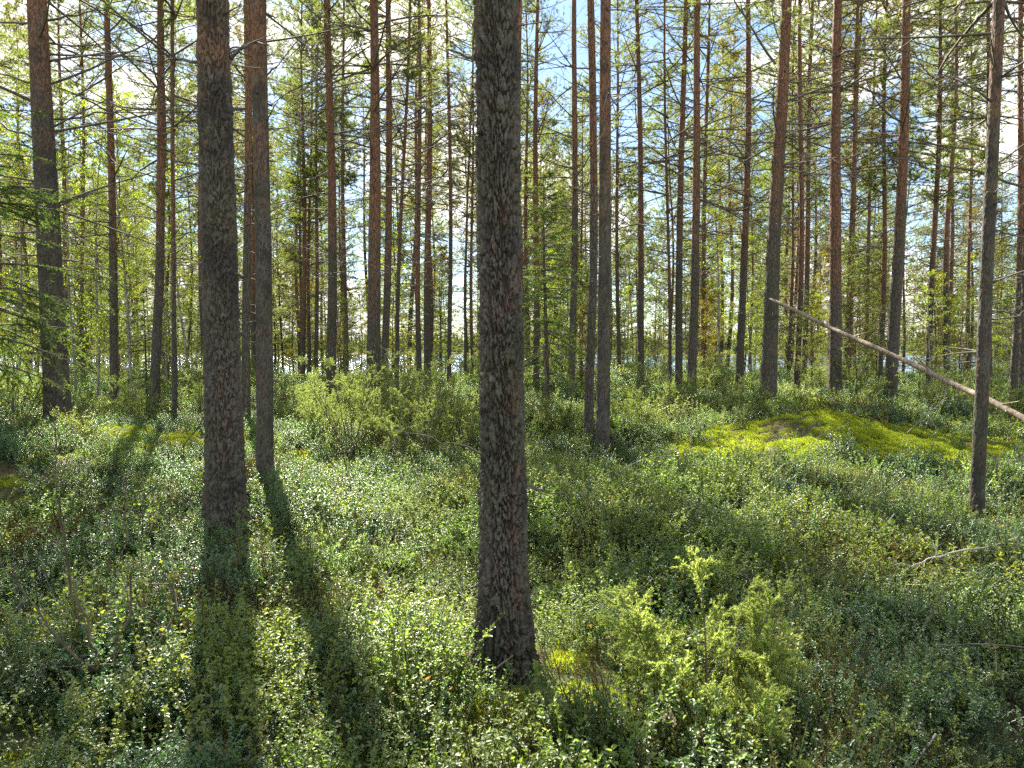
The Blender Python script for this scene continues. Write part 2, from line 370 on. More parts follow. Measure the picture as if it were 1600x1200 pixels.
def mesh_dead_branches(H, z0, z1, lmin, lmax, gap=0.42, per=3.2, thick=1.0, twigs=6, name='dead_branches', split=False):
    acc = Acc(); zs = []; z = z0
    while z < z1:
        for _ in range(rng.poisson(per)): zs.append(z + U(-.1, .1))
        z += gap * U(.6, 1.4)
    zs = np.array(zs); n = len(zs)
    if n == 0: zs = np.array([z0]); n = 1
    f = sst(z0, z0 + (z1 - z0) * 0.6, zs)
    Ln = (lmin + (lmax - lmin) * f) * U(.25, 1.15, n)
    a = U(0, 2 * math.pi, n); D = azdir(a, R(1) * U(-14, 30, n) * 1.0)
    P = curve(np.stack([zs * 0, zs * 0, zs], -1), D, Ln, U(-.25, .22, n), 0.10, 6)
    r = (0.006 + 0.0062 * Ln) * thick
    tubes(acc, P, r[:, None] * np.linspace(1, .28, 6)[None] , 5)
    nt_ = twigs * n; ix = np.repeat(np.arange(n), twigs)
    c, d = along(P[ix], U(.25, .97, nt_))
    dd = unit(d * 0.75 + rng.normal(size=(nt_, 3)) * np.array([.55, .55, .4]))
    l2 = Ln[ix] * U(.1, .42, nt_)
    P2 = curve(c, dd, l2, U(-.25, .2, nt_), .14, 4)
    tubes(acc, P2, (0.0025 + .003 * l2)[:, None] * thick * np.linspace(1, .35, 4)[None], 3)
    ix2 = np.repeat(np.arange(nt_), 2); c, d = along(P2[ix2], U(.3, .95, 2 * nt_))
    l3 = l2[ix2] * U(.2, .5, 2 * nt_)
    P3 = curve(c, unit(d + rng.normal(size=(2 * nt_, 3)) * .6), l3, 0, .1, 3)
    tubes(acc, P3, np.full((2 * nt_, 3), .0022 * thick) * np.array([1, .8, .5]), 3)
    if split:
        Vv = np.concatenate(acc.V).reshape(-1, 3); own = np.concatenate([np.repeat(np.arange(n), 30), np.repeat(ix, 12), np.repeat(ix[ix2], 9)])
        Qs = np.concatenate(acc.Q); res = []
        for b in range(n):
            vi = np.nonzero(own == b)[0]; mp_ = np.full(len(Vv), -1); mp_[vi] = np.arange(len(vi))
            res.append(mk_mesh('dead_branch', Vv[vi], [mp_[Qs[own[Qs[:, 0]] == b]]], [M['twig']], {'v': np.zeros(len(vi))}))
        return res
    return acc.mesh(name, [M['twig']])

def tufts(acc, C, D, n_needle, ln, wd, spread=0.75, shoot=0.09):
    n = len(C); ix = np.repeat(np.arange(n), n_needle)
    base = C[ix] + unit(D)[ix] * (rng.random(n * n_needle) * shoot)[:, None]
    d = unit(unit(D)[ix] + rng.normal(size=(n * n_needle, 3)) * spread)
    v = np.clip(rng.random(n)[ix] * .8 + rng.random(len(ix)) * .3, 0, 1)
    blades(acc, base, d, ln * U(.7, 1.2, len(ix)), wd, v)

def mesh_pine_crown(H, z0, Rm, whorl=0.42, per=4.8, nd=16, ln=.085, wd=.0092, sub=12, mat='pine', low=0.35):
    acc = Acc(); br = Acc(); zs = []; z = z0
    while z < H - .25:
        for _ in range(int(per + U(-1.2, 1.6))): zs.append(z + U(-.08, .08))
        z += whorl * U(.7, 1.3)
    zs = np.array(zs); n = len(zs); t = (zs - z0) / (H - z0)
    prof = np.minimum(low + t * 2.2, 1) * np.clip((1 - t) * 1.5 + .1, 0, 1) ** .8
    Ln = Rm * prof * U(.45, 1.15, n) + .15
    D = azdir(U(0, 6.283, n), R(1) * (U(-8, 22, n) + 38 * t ** 2))
    P = curve(np.stack([zs * 0, zs * 0, zs], -1), D, Ln, U(-.12, .28, n), .08, 5)
    tubes(br, P, (.006 + .009 * Ln)[:, None] * np.linspace(1, .25, 5)[None], 4)
    ix = np.repeat(np.arange(n), sub); m = len(ix)
    c, d = along(P[ix], .98 - .66 * rng.random(m) ** 1.2)
    d2 = unit(d + rng.normal(size=(m, 3)) * np.array([.7, .7, .45]) + np.array([0, 0, .12]))
    l2 = Ln[ix] * U(.14, .36, m) + .08
    P2 = curve(c, d2, l2, U(0, .2, m), .08, 4)
    tubes(br, P2, (.003 + .004 * l2)[:, None] * np.linspace(1, .4, 4)[None], 3)
    ix = np.repeat(np.arange(m), 3); c, d = along(P2[ix], U(.4, 1.0, len(ix)))
    tufts(acc, c, unit(d + rng.normal(size=(len(ix), 3)) * .35), nd, ln, wd)
    c, d = along(P, np.full(n, .999)); tufts(acc, c, d, nd, ln, wd)
    return acc.mesh('crown', [M[mat]], False), br.mesh('branches', [M['live_twig']])

def mesh_spruce_crown(H, z0, Rm, whorl=.2, ln=.034, wd=.009, dens=26):
    acc = Acc(); br = Acc(); zs = []; z = z0
    while z < H - .08:
        for _ in range(int(U(4, 7.5))): zs.append(z + U(-.05, .05))
        z += whorl * U(.7, 1.3)
    zs = np.array(zs); n = len(zs); t = np.clip((zs - z0) / (H - z0), 0, 1)
    Ln = Rm * np.clip(1 - t, .05, 1) ** .8 * U(.5, 1.1, n)
    D = azdir(U(0, 6.283, n), R(1) * (-6 + 34 * t ** 1.5 + U(-8, 8, n)))
    P = curve(np.stack([zs * 0, zs * 0, zs], -1), D, Ln, -.22 + .3 * t, .05, 5)
    tubes(br, P, (.004 + .008 * Ln)[:, None] * np.linspace(1, .25, 5)[None], 4)
    sub = 10; ix = np.repeat(np.arange(n), sub); m = len(ix)
    c, d = along(P[ix], U(.2, .98, m)); l2 = Ln[ix] * U(.12, .38, m) + .03
    d2 = unit(d + rng.normal(size=(m, 3)) * np.array([.7, .7, .2]) + np.array([0, 0, -.18]))
    P2 = curve(c, d2, l2, -.15, .05, 4); tubes(br, P2, (.002 + .002 * l2)[:, None] * np.linspace(1, .5, 4)[None], 3)
    for PP, k in ((P2, dens), (P, dens)):
        lw_ = np.linalg.norm(PP[:, -1] - PP[:, 0], axis=1); ix = rng.choice(len(PP), size=len(PP) * k, p=lw_ / lw_.sum()); c, d = along(PP[ix], rng.random(len(ix)))
        blades(acc, c, unit(d * .9 + rng.normal(size=(len(ix), 3)) * .8), ln * U(.7, 1.2, len(ix)), wd, rng.random(len(ix)))
    return acc.mesh('crown', [M['spruce']], False), br.mesh('branches', [M['twig']])

def mesh_birch_crown(H, z0, Rm, nbr=46, leaf=.034, per=7):
    acc = Acc(); br = Acc(); zs = z0 + (H - z0) * rng.random(nbr) ** .9; n = nbr; t = (zs - z0) / (H - z0)
    Ln = Rm * (1.05 - .75 * t) * U(.5, 1.1, n)
    P = curve(np.stack([zs * 0, zs * 0, zs], -1), azdir(U(0, 6.283, n), R(1) * U(15, 55, n)), Ln, U(-.3, .05, n), .1, 5)
    tubes(br, P, (.003 + .006 * Ln)[:, None] * np.linspace(1, .25, 5)[None], 4)
    ix = np.repeat(np.arange(n), per); m = len(ix); c, d = along(P[ix], U(.2, 1, m))
    l2 = Ln[ix] * U(.15, .45, m); P2 = curve(c, unit(d + rng.normal(size=(m, 3)) * .7), l2, -.3, .1, 4)
    tubes(br, P2, (.0015 + .002 * l2)[:, None] * np.linspace(1, .4, 4)[None], 3)
    ix = np.repeat(np.arange(m), 9); c, _ = along(P2[ix], rng.random(len(ix)))
    k = len(ix); c = c + rng.normal(size=(k, 3)) * .025
    leaves(acc, c, unit(rng.normal(size=(k, 3)) + np.array([0, 0, -.7])), rdir(k, .3), leaf * U(.7, 1.2, k), leaf * .8 * U(.7, 1.1, k), rng.random(k))
    return acc.mesh('crown', [M['birch']], False), br.mesh('branches', [M['twig']])

def mesh_trunk(H, r0, zmax=None, mat='bark', nz_=40, nt_=12, wob=.05, flare=1.0, seed=0, name='trunk'):
    zmax = zmax or H
    z = np.concatenate([[-.35, -.1, 0, .08, .18, .35], np.linspace(.6, zmax, nz_)])
    th = np.arange(nt_) * 2 * math.pi / nt_
    zc = np.clip(z, 0, None)
    r = r0 * (np.clip(1 - zc / H, .02, 1) ** .72) + r0 * flare * (.42 * np.exp(-zc / .13) + .14 * np.exp(-zc / .55))
    cx = wob * (np.sin(z * .55 + seed) - math.sin(seed)) * sst(0, 3, zc); cyy = wob * (np.cos(z * .43 + seed * 2) - math.cos(seed * 2)) * sst(0, 3, zc)
    lump = 1 + .07 * (vnoise(th[None, :] * 1.3 + 5 * seed, z[:, None] * 1.2, seed) - .5) * 2 + .05 * (vnoise(np.cos(th)[None] * 3 + 9, z[:, None] * 5, seed + 3) - .5)
    lob = 1 + (.16 * np.exp(-zc / .16))[:, None] * np.sin(th * 4 + seed)[None]
    rr = r[:, None] * lump * lob
    V = np.stack([cx[:, None] + rr * np.cos(th), cyy[:, None] + rr * np.sin(th), np.repeat(z[:, None], nt_, 1)], -1)
    nzz = len(z); i = np.arange(nzz - 1)[:, None] * nt_; q = np.arange(nt_)[None]
    Q = np.stack([i + q, i + (q + 1) % nt_, i + nt_ + (q + 1) % nt_, i + nt_ + q], -1).reshape(-1, 4)
    return mk_mesh(name, V.reshape(-1, 3), [Q], [M[mat]])

def mesh_bark_trunk(H, r0, zfine, dz, nt_, seed, depth=.011, wob=.03, plate=(.034, .075), flare=1.0):
    """trunk whose bark plates are real relief up to zfine"""
    z = np.concatenate([np.arange(-.3, zfine, dz), np.linspace(zfine, H, 60)[0:]])
    th = np.arange(nt_) * 2 * math.pi / nt_
    zc = np.clip(z, 0, None)
    r = r0 * (np.clip(1 - zc / H, .02, 1) ** .72) + r0 * flare * (.38 * np.exp(-zc / .2) + .14 * np.exp(-zc / .6))
    cx = wob * (np.sin(z * .55 + seed) - math.sin(seed)); cyy = wob * (np.cos(z * .43 + seed * 2) - math.cos(seed * 2))
    ncol = int(round(2 * math.pi * r0 / plate[0]))
    T, ZZ = np.meshgrid(th / (2 * math.pi), z)
    cT, sT = np.cos(T * 6.28318), np.sin(T * 6.28318)
    wx = (fbm(cT * 3 + 7, ZZ * 6 + sT * 3, seed, 4) - .5) * 4.0
    wy = (fbm(sT * 3 + 1, ZZ * 4 + cT * 3, seed + 5, 4) - .5) * 4.5
    def plates(nc, ch, s, wamp):
        Uu = T * nc + wx * wamp; Vv = ZZ / ch + wy * wamp
        ui, vi = np.floor(Uu), np.floor(Vv); F1 = np.full(T.shape, 9.); F2 = F1.copy(); ID = np.zeros(T.shape)
        for di in (-1, 0, 1):
            for dj in (-1, 0, 1):
                ci, cj = ui + di, vi + dj; cm = np.mod(ci, nc)
                jx, jy = ci + .1 + .8 * hsh(cm, cj, s), cj + .1 + .8 * hsh(cm, cj, s + 2)
                d = np.hypot(Uu - jx, Vv - jy); n1 = d < F1
                F2 = np.where(n1, F1, np.minimum(F2, d)); ID = np.where(n1, hsh(cm, cj, s + 4), ID); F1 = np.where(n1, d, F1)
        return F2 - F1, ID
    e1, id1 = plates(ncol, plate[1], seed, 1.0); e2, id2 = plates(ncol * 2, plate[1] * .42, seed + 11, .8)
    p1 = sst(.03, .30, e1); p2 = sst(.02, .3, e2)
    fur = np.abs(fbm(cT * 5.5 + 11, sT * 5.5 + ZZ * 1.5, seed + 21, 3) - .5) * 2 + np.abs(fbm(cT * 9 + 3, sT * 9 + ZZ * 2.6, seed + 31, 3) - .5)
    fur = sst(.0, .22, fur); p1 = p1 * (.35 + .65 * fur)
    pl = p1 * (.35 + .65 * id1) * .68 + p2 * p1 * .26 * (.4 + .6 * id2)
    fine = fbm(cT * 40 + ZZ * 3, sT * 40 + ZZ * 46, seed + 8, 2) * .22
    top = 1 - .75 * sst(zfine * .75, zfine, ZZ)
    h = (pl + fine - .55) * depth * (1 + .5 * np.exp(-np.clip(ZZ, 0, None) / .4)) * top
    lump = 1 + .06 * (vnoise(cT * 1.2 + 4, ZZ * 1.4 + sT, seed + 2) - .5) * 2
    lob = 1 + .15 * np.exp(-np.clip(ZZ, 0, None) / .15) * np.sin(T * 6.28318 * 4 + seed)
    rr = r[:, None] * lump * lob + h
    V = np.stack([cx[:, None] + rr * cT, cyy[:, None] + rr * sT, ZZ], -1)
    nzz = len(z); i = np.arange(nzz - 1)[:, None] * nt_; q = np.arange(nt_)[None]
    Q = np.stack([i + q, i + (q + 1) % nt_, i + nt_ + (q + 1) % nt_, i + nt_ + q], -1).reshape(-1, 4)
    return mk_mesh('trunk', V.reshape(-1, 3), [Q], [M['bark_near']], {'v': np.clip(pl * 1.25 + fine * .4, 0, 1).ravel()})

# shared meshes
CROWNS = [mesh_pine_crown(19, z0, rm, nd=nd, mat=mt) for z0, rm, nd, mt in
          ((7, 1.9, 26, 'pine'), (8, 2.1, 26, 'pine'), (9, 1.9, 26, 'pine'), (7.5, 1.8, 26, 'pine'), (6.5, 2.0, 26, 'pine'), (8, 1.9, 24, 'pine_yellow'))]
CROWN_XT = mesh_pine_crown(19, 13, 1.1, whorl=.6, per=3.5, nd=10, ln=.075, wd=.009, sub=6)  # sparse high crown, thinned out so sun reaches the ground
CROWNS_THIN = [mesh_pine_crown(19, z0, 1.5, whorl=.55, per=4.0, nd=10, ln=.075, wd=.009, sub=7) for z0 in (8.5, 9.5, 9)]
LOWC = [mesh_pine_crown(h, z0, rm, whorl=.42, per=4.4, nd=24, sub=12, wd=.0105, mat=mt, low=.6) for h, z0, rm, mt in
        ((15, 2.2, 1.9, 'pine'), (13, 1.4, 2.0, 'pine'), (16, 3.0, 1.8, 'pine'), (12, 1.5, 1.7, 'pine_yellow'), (14, 2.0, 2.1, 'pine'))]
LOWH = [15, 13, 16, 12, 14]
DEADS = [mesh_dead_branches(19, U(1.4, 2.6), U(9, 11), .5, U(1.8, 2.4), gap=U(.34, .46), per=U(3.0, 4.4), thick=1.2) for _ in range(8)]
DEADS_FAR = [mesh_dead_branches(19, 1.5, 10, .4, 1.7, gap=.5, per=2.6, twigs=4, thick=1.15) for _ in range(5)]
DEADS_LOW = mesh_dead_branches(14, .8, 4.5, .4, 1.2, gap=.4, per=2.6, twigs=4, thick=1.1)
TR_FAR = [mesh_trunk(19, .12, nz_=22, nt_=9, wob=.09, seed=k, flare=.7) for k in range(6)]
TR_LOW = [mesh_trunk(h, .085, nz_=20, nt_=8, wob=.1, seed=k + 9, flare=.7) for k, h in enumerate(LOWH)]

def axis_rot(base, top):
    d = Vector(top - base).normalized(); return d.to_track_quat('Z', 'Y').to_euler()

def pine(xt, xb, D, wpx, label, H=19, yb=None, near=None, dead=None, crown=None, group=None, wpx_y=None, deadrot=None, seed=None):
    """xt: px at the top edge of the frame, xb: px at the base, D: depth (or yb: base pixel row), wpx: width in px at the base"""
    global rng
    if yb is not None:
        p = on_ground(xb, yb); D = p[1]
    x0 = at(xb, 620, D)[0]; base = np.array([x0, D, float(ground_z(x0, D))])
    tp = at(xt, 0, D)
    dia = wpx / FPX * D
    root = empty('pine_tree', base); root.rotation_euler = axis_rot(base, tp)
    tag(root, label, 'pine tree', group or 'pines standing in the forest')
    k = seed if seed is not None else int(abs(xt * 7 + xb)) % 97
    if near: me = mesh_bark_trunk(H, dia / 2, *near[0], seed=k, **near[1])
    else: me = mesh_trunk(H, dia / 2 * .98, nz_=46, nt_=16 if wpx > 11 else 10, wob=.045 if wpx < 20 else .03, seed=k)
    link('trunk', me, root)
    c, b = crown or (CROWNS_THIN[k % 3] if D < 24 else CROWNS[k % 6])
    for nm, mm in (('crown', c), ('branches', b)):
        o = link(nm, mm, root); o.rotation_euler.z = k * 1.7; o.scale = (1, 1, H / 19)
    if dead is not False:
        dd = dead or DEADS[k % 8]
        if D < 16.8 and not isinstance(dd, list): dd = DEADS_SPLIT[k % 3]
        for me in (dd if isinstance(dd, list) else [dd]):
            o = link(me.name.split('.')[0], me, root); o.rotation_euler.z = k * .9 if deadrot is None else deadrot
    return root

def twig_mesh(paths, mat='twig', name='dead_branches', sub=6, subl=(.12, .35), k=6):
    """paths: list of (points list, r0, r1)"""
    acc = Acc()
    for pts, r0, r1 in paths:
        P = np.array(pts, float); t = np.linspace(0, len(P) - 1, 9); i = np.minimum(t.astype(int), len(P) - 2); f = (t - i)[:, None]
        Pc = P[i] * (1 - f) + P[i + 1] * f; Pc[1:-1] += rng.normal(size=(7, 3)) * .012 * min(1, np.linalg.norm(P[-1] - P[0]))
        tubes(acc, Pc[None], np.linspace(r0, r1, 9)[None], k)
        if sub:
            Ls = np.linalg.norm(P[-1] - P[0]); c, d = along(np.repeat(Pc[None], sub, 0), U(.2, .97, sub))
            l2 = Ls * U(subl[0], subl[1], sub); P2 = curve(c, unit(d + rng.normal(size=(sub, 3)) * .6), l2, 0, .1, 4)
            tubes(acc, P2, np.full((sub, 4), max(r1, .0022)) * np.linspace(1, .5, 4), 4)
    return acc.mesh(name, [M[mat]])

# ------------------------------------------------------------------ the pines the photograph shows one by one
DEADS_SPLIT = [mesh_dead_branches(19, 1.8, 10, .5, 2.1, gap=.42, per=2.8, thick=1.2, split=True) for _ in range(3)]
long_dead = mesh_dead_branches(16, 2.0, 9, 1.3, 2.9, gap=.4, per=2.8, thick=1.15, twigs=7, split=True)
stub_dead = mesh_dead_branches(19, 1.2, 9, .16, .75, gap=.38, per=2.6, twigs=2, split=True)
NEARFINE = (5.4, .011, 150)
c_main = pine(777, 789, None, 71, 'thickest nearest pine with rough dark bark in the middle of the photo', yb=1052, near=((4.2, .0065, 190), dict(depth=.036, wob=.02, plate=(.034, .085), flare=.85)),
     dead=False, seed=3)
l_main = pine(345, 349, None, 55, 'thick dark grey pine in left foreground with scaly plated bark', yb=838, near=((6.2, .012, 130), dict(depth=.032, wob=.03, plate=(.046, .1), flare=1.0)), dead=stub_dead, seed=8)
pine(53, 90, 9.8, 36, 'thick leaning pine at left with many long bare side branches', H=16, near=((7, .02, 90), dict(depth=.013, wob=.06, plate=(.045, .1), flare=.45)), dead=long_dead, seed=5)
pine(413, 412, None, 27, 'straight brown pine just right of the thick dark left pine', yb=775, near=((8, .018, 80), dict(depth=.008, wob=.03, plate=(.045, .12), flare=.2)), dead=stub_dead, seed=14)
pine(1562, 1531, None, 20, 'slim pale sunlit pine at right that the leaning dead trunk crosses behind', yb=822, near=((6.5, .018, 70), dict(depth=.006, wob=.03, plate=(.035, .09), flare=.3)), seed=21)
pine(952, 941, None, 22, 'reddish brown pine, right one of the close pair right of the middle pine', yb=722, near=((9, .025, 60), dict(depth=.007, wob=.03, plate=(.05, .12), flare=.3)), dead=stub_dead, seed=17)
pine(923, 920, None, 15, 'grey slender pine, left one of the close pair right of the middle pine', yb=700, dead=stub_dead)
pine(171, 178, 15.5, 13, 'slim reddish pine standing left of the birches, second trunk from the left edge')
pine(251, 240, 15, 15, 'dark red pine rising between the birches and the thin pole pine')
pine(273, 272, 14, 8, 'very thin pole-like pine left of the thick dark left pine', crown=CROWNS[1])  # dense crown mostly above the frame, chosen to shade the lower left
pine(382, 383, 12, 14, 'slim reddish pine half hidden behind the thick dark left pine', crown=CROWN_XT)
pine(511, 518, 17, 16, 'reddish pine standing alone above junipers left of the double trunk')
pine(580, 584, 14.5, 24, 'stout red brown pine, front one of the double trunk left of middle', H=14, crown=mesh_pine_crown(19, 11.5, 2.0, nd=26))  # short crown shaped to shade the ground but spare the foreground juniper
pine(605, 600, 17.5, 13, 'darker pine tucked against the right of the stout red brown pine', crown=CROWNS[1])  # dense crown chosen to cast shade on the right foreground
pine(637, 619, 19, 7, 'thin dark crooked leaning pine right of the double trunk', dead=DEADS[1], crown=CROWN_XT)
pine(652, 655, 22, 9, 'thin orange pine, left one of the touching pair left of the middle pine')
pine(668, 668, 23, 12, 'brown pine, right one of the touching pair left of the middle pine')
pine(697, 702, 23, 8, 'thin grey pine with open sky on its right, left of the middle pine')
pine(811, 806, 9.5, 15, 'brown pine peeping out behind the right edge of the middle pine', dead=stub_dead)
pine(842, 838, 23, 11, 'pale orange pine behind the small dark spruce')
pine(899, 892, 19, 12, 'dark pine with many bare twigs between the spruce and close pair', crown=CROWN_XT)
pine(965, 968, 27, 7, 'thin grey pine close right of the reddish brown pair')
pine(993, 1002, 20, 11, 'slim pine with pale pink side standing alone right of the close pair')
pine(1043, 1047, 19, 5.5, 'thinnest dark dead-looking pine left of the twin brown pines', dead=DEADS[2])
pine(1071, 1060, 19, 12.5, 'brown pine with sunlit edge, left one of the twin pines')
pine(1093, 1080, 17.5, 15, 'darker thicker pine, right one of the twin pines')
pine(1108, 1098, 27, 9, 'pine half hidden behind the right of the twin pines')
pine(1168, 1155, 21, 13, 'pine with grey foot standing behind the bright birch sapling')
pine(1225, 1200, 16.3, 25, 'stout dark pine that the top of the leaning dead trunk rests on', dead=DEADS[3])
pine(1241, 1231, 29, 6, 'thin dark pine, first of three right of the stout leaning-post pine')
pine(1252, 1245, 20, 10, 'slim dark pine, middle of three right of the stout leaning-post pine')
pine(1271, 1255, 24, 9.5, 'slim red pine, last of three right of the stout leaning-post pine')
pine(1313, 1304, 16.5, 20, 'brown pine with sunny left side behind the middle of the dead trunk', dead=DEADS[4])
pine(1339, 1319, 22, 10.5, 'dark slim pine touching the right of the brown sunny-sided pine')
pine(1346, 1325, 26, 8.5, 'reddish thin pine just right of the dark slim touching pine')
pine(1369, 1352, 29, 7, 'thin sunlit orange pine in the gap left of the tall dark pine')
pine(1386, 1374, 25, 8.5, 'thin dark pine close left of the tall dark pine')
pine(1416, 1391, 16.6, 19, 'tall dark pine with orange upper bark, crossed by the dead trunk', dead=DEADS[5])
pine(1469, 1451, 24, 10, 'slim dark pine midway between tall dark pine and the slim pale one')
pine(1490, 1478, 31, 6.5, 'thin greyish pine with green foliage behind it, right part of the forest')
pine(1519, 1512, 31, 6.5, 'thin dark pine just left of the slim pale sunlit pine')
pine(1541, 1546, 21, 10, 'brown pine partly hidden behind the slim pale sunlit pine')
pine(1598, 1583, 19, 12, 'dark pine close to the right edge above the dead trunk')
pine(1612, 1597, 13.5, 10, 'pale grey thin pine cut by the right edge of the photo')
pine(124, 130, 24, 7, 'thin pine behind birch leaves between the first two left trunks')
pine(316, 318, 27, 7, 'thin grey pine showing along the left of the thick dark left pine')
pine(538, 541, 26, 8, 'thin pine between the lone reddish pine and the double trunk')
pine(471, 474, 31, 8, 'thin shaded pine, left one of three in the sky gap')
pine(489, 484, 33, 6, 'thinnest pine, middle one of three in the sky gap')
pine(497, 493, 31, 7, 'thin dark pine, right one of three in the sky gap')
pine(741, 726, 27, 4.5, 'thin leaning stem just left of the middle pine in the sky gap', dead=DEADS[6])
pine(738, 738, 30, 6, 'thin straight stem touching the left side of the middle pine')

# hand-placed bare branches of the two nearest pines
def local(root, pts):
    mi = (Matrix.LocRotScale(root.location, root.rotation_euler, None)).inverted()
    return [mi @ Vector(p) for p in pts]
D0 = c_main.location.y
paths = []
for pts, r0, r1 in (([(775, 98), (735, 90), (701, 77)], .011, .004), ([(770, 402), (744, 398)], .008, .003), ([(800, 752), (838, 764), (862, 772)], .008, .003),
                    ([(790, 742), (833, 760), (842, 762)], .006, .003), ([(775, 712), (690, 690), (622, 670)], .006, .0022), ([(770, 700), (748, 742), (744, 745)], .006, .003),
                    ([(800, 735), (824, 712)], .008, .004)):
    pp = [at(x, y, D0 + (.02 if i == 0 else .06 * i)) for i, (x, y) in enumerate(pts)]
    paths.append((local(c_main, pp), r0, r1))
for pa in paths: link('dead_branch', twig_mesh([pa], sub=2, name='dead_branch'), c_main)
D1 = l_main.location.y; paths = []
for pts, r0, r1 in (([(345, 100), (300, 96), (275, 90), (255, 97)], .018, .006), ([(350, 96), (385, 72), (402, 64), (420, 70)], .016, .006), ([(345, 215), (312, 206)], .03, .02), ([(345, 422), (318, 428)], .02, .012),
                    ([(350, 425), (383, 432)], .02, .012), ([(345, 640), (318, 655), (285, 700)], .01, .004), ([(350, 320), (300, 305), (262, 312)], .012, .004)):
    paths.append((local(l_main, [at(x, y, D1 + .05 * i * (-1 if i % 2 else 1)) for i, (x, y) in enumerate(pts)]), r0, r1))
for pa in paths: link('dead_branch', twig_mesh([pa], sub=3, name='dead_branch'), l_main)

def add_branch(root, pts, r0, r1, sub=5):
    Dd = root.location.y; lp = local(root, [at(x, y, Dd + (t[0] if t else .1 * i)) for i, (x, y, *t) in enumerate(pts)])
    link('dead_branch', twig_mesh([(lp, r0, r1)], sub=sub, name='dead_branch', subl=(.08, .2)), root)
BY = {o['label']: o for o in col.objects if 'label' in o.keys()}
def by(t): return next(o for l, o in BY.items() if t in l)
t1 = by('thick leaning pine at left')
for p_ in ([(62, 35), (120, 24), (172, 14)], [(60, 138), (170, 98), (250, 58), (318, 36)], [(58, 40), (95, 75), (150, 92), (245, 96)], [(45, 36), (0, 35), (-60, 20)],
           [(60, 84), (110, 85), (170, 87), (235, 86)], [(62, 190), (120, 182), (180, 176), (225, 168)], [(68, 270), (100, 262), (126, 254)], [(50, 130), (0, 112), (-50, 70)], [(50, 215), (0, 195), (-50, 150)], [(72, 330), (110, 315), (150, 300)]): add_branch(t1, p_, .017, .005, 6)
t25 = by('stout dark pine that'); add_branch(t25, [(1212, 100), (1180, 55), (1147, 0), (1130, -40)], .03, .012); add_branch(t25, [(1208, 430), (1225, 410), (1255, 400)], .016, .006); add_branch(t25, [(1205, 410), (1150, 385), (1110, 370)], .012, .004)
t44 = by('pale grey thin pine'); add_branch(t44, [(1600, 292), (1530, 270), (1430, 252), (1360, 240)], .024, .006, 8); add_branch(t44, [(1600, 582), (1560, 588), (1500, 594)], .014, .004)
t35 = by('slim pale sunlit pine'); add_branch(t35, [(1550, 358), (1575, 365), (1600, 372)], .012, .004)
for (x, y, dx, dy) in ((412, 20, 20, 8), (412, 120, 25, -20), (424, 165, -12, -6), (412, 250, 22, 3), (414, 345, 20, -4), (414, 425, -18, 4), (950, 210, 16, -12), (946, 330, -18, 6), (944, 480, 16, 4), (584, 160, 26, -10), (586, 250, 24, 4)):
    rt = by('straight brown pine') if x < 500 else by('reddish brown pine') if x > 900 else by('stout red brown')
    add_branch(rt, [(x, y), (x + dx, y + dy)], .014, .006, 1)

# ------------------------------------------------------------------ the far crowd of pines down to the lake
PL = []
for o in col.objects:
    if o.name.startswith('pine_tree'): PL.append((o.location.x, o.location.y))
def free(x, y, d): return all((x - a) ** 2 + (y - b) ** 2 > d * d for a, b in PL)
REG = [(91, 'left of the thick leaning pine'), (349, 'between the thick leaning and thick dark pines'), (412, 'just right of the thick dark left pine'), (584, 'between the straight brown and stout red brown pines'),
       (789, 'between the stout red brown and middle pines'), (930, 'between the middle pine and the close pair'), (1070, 'between the close pair and twin pines'), (1200, 'between the twin pines and stout dark pine'),
       (1304, 'just right of the stout dark pine'), (1391, 'left of the tall dark pine'), (1531, 'between the tall dark and slim pale pines'), (9e9, 'right of the slim pale pine')]
def region(x, y):
    px = CX + FPX * x / max(y, 1); return next(t for b, t in REG if px < b)
def far_pine(x, y, kind, lab, grp):
    if y > 26: lab += ' ' + region(x, y); grp += ', ' + region(x, y)
    k = int(rng.integers(0, 1000)); s = U(.8, 1.12)
    root = empty('pine_tree', (x, y, float(ground_z(x, y)))); tag(root, lab, 'pine tree', grp)
    root.rotation_euler = (R(U(-1.2, 1.2)), R(U(-1.4, 1.4)), U(0, 6.28))
    if kind == 'low':
        i = k % 5; parts = [('trunk', TR_LOW[i]), ('crown', LOWC[i][0]), ('branches', LOWC[i][1])]
    else:
        i = k % 6; parts = [('trunk', TR_FAR[i]), ('crown', CROWNS[(k // 7) % 6][0]), ('branches', CROWNS[(k // 7) % 6][1]), ('dead_branches', DEADS_FAR[k % 5])]
    for nm, me in parts: link(nm, me, root)
    root.scale = (s, s, s); PL.append((x, y))
cnt = 0
while cnt < 70:
    y = U(27, 66); x = U(-.86 * y - 2, .86 * y + 2)
    if not free(x, y, 1.9): continue
    far_pine(x, y, 'tall', 'thin distant lakeside pine', 'distant pines towards the lake'); cnt += 1
cnt = 0
while cnt < 128:
    y = 31 + 34 * rng.random() ** .75; x = U(-.86 * y - 2, .86 * y + 2)
    if not free(x, y, 1.6): continue
    far_pine(x, y, 'low', 'short bushy distant pine', 'bushy young pines near the shore'); cnt += 1
# standing just outside the frame on the left: they shade the foreground
for x, y in ((-13.5, 12.5), (-16, 17), (-11.8, 9.6), (-19, 21), (-22, 15), (14.5, 13), (18, 18), (16.5, 9.5)):
    far_pine(x, y, 'tall', 'pine standing just outside the frame', 'pines beside the view')

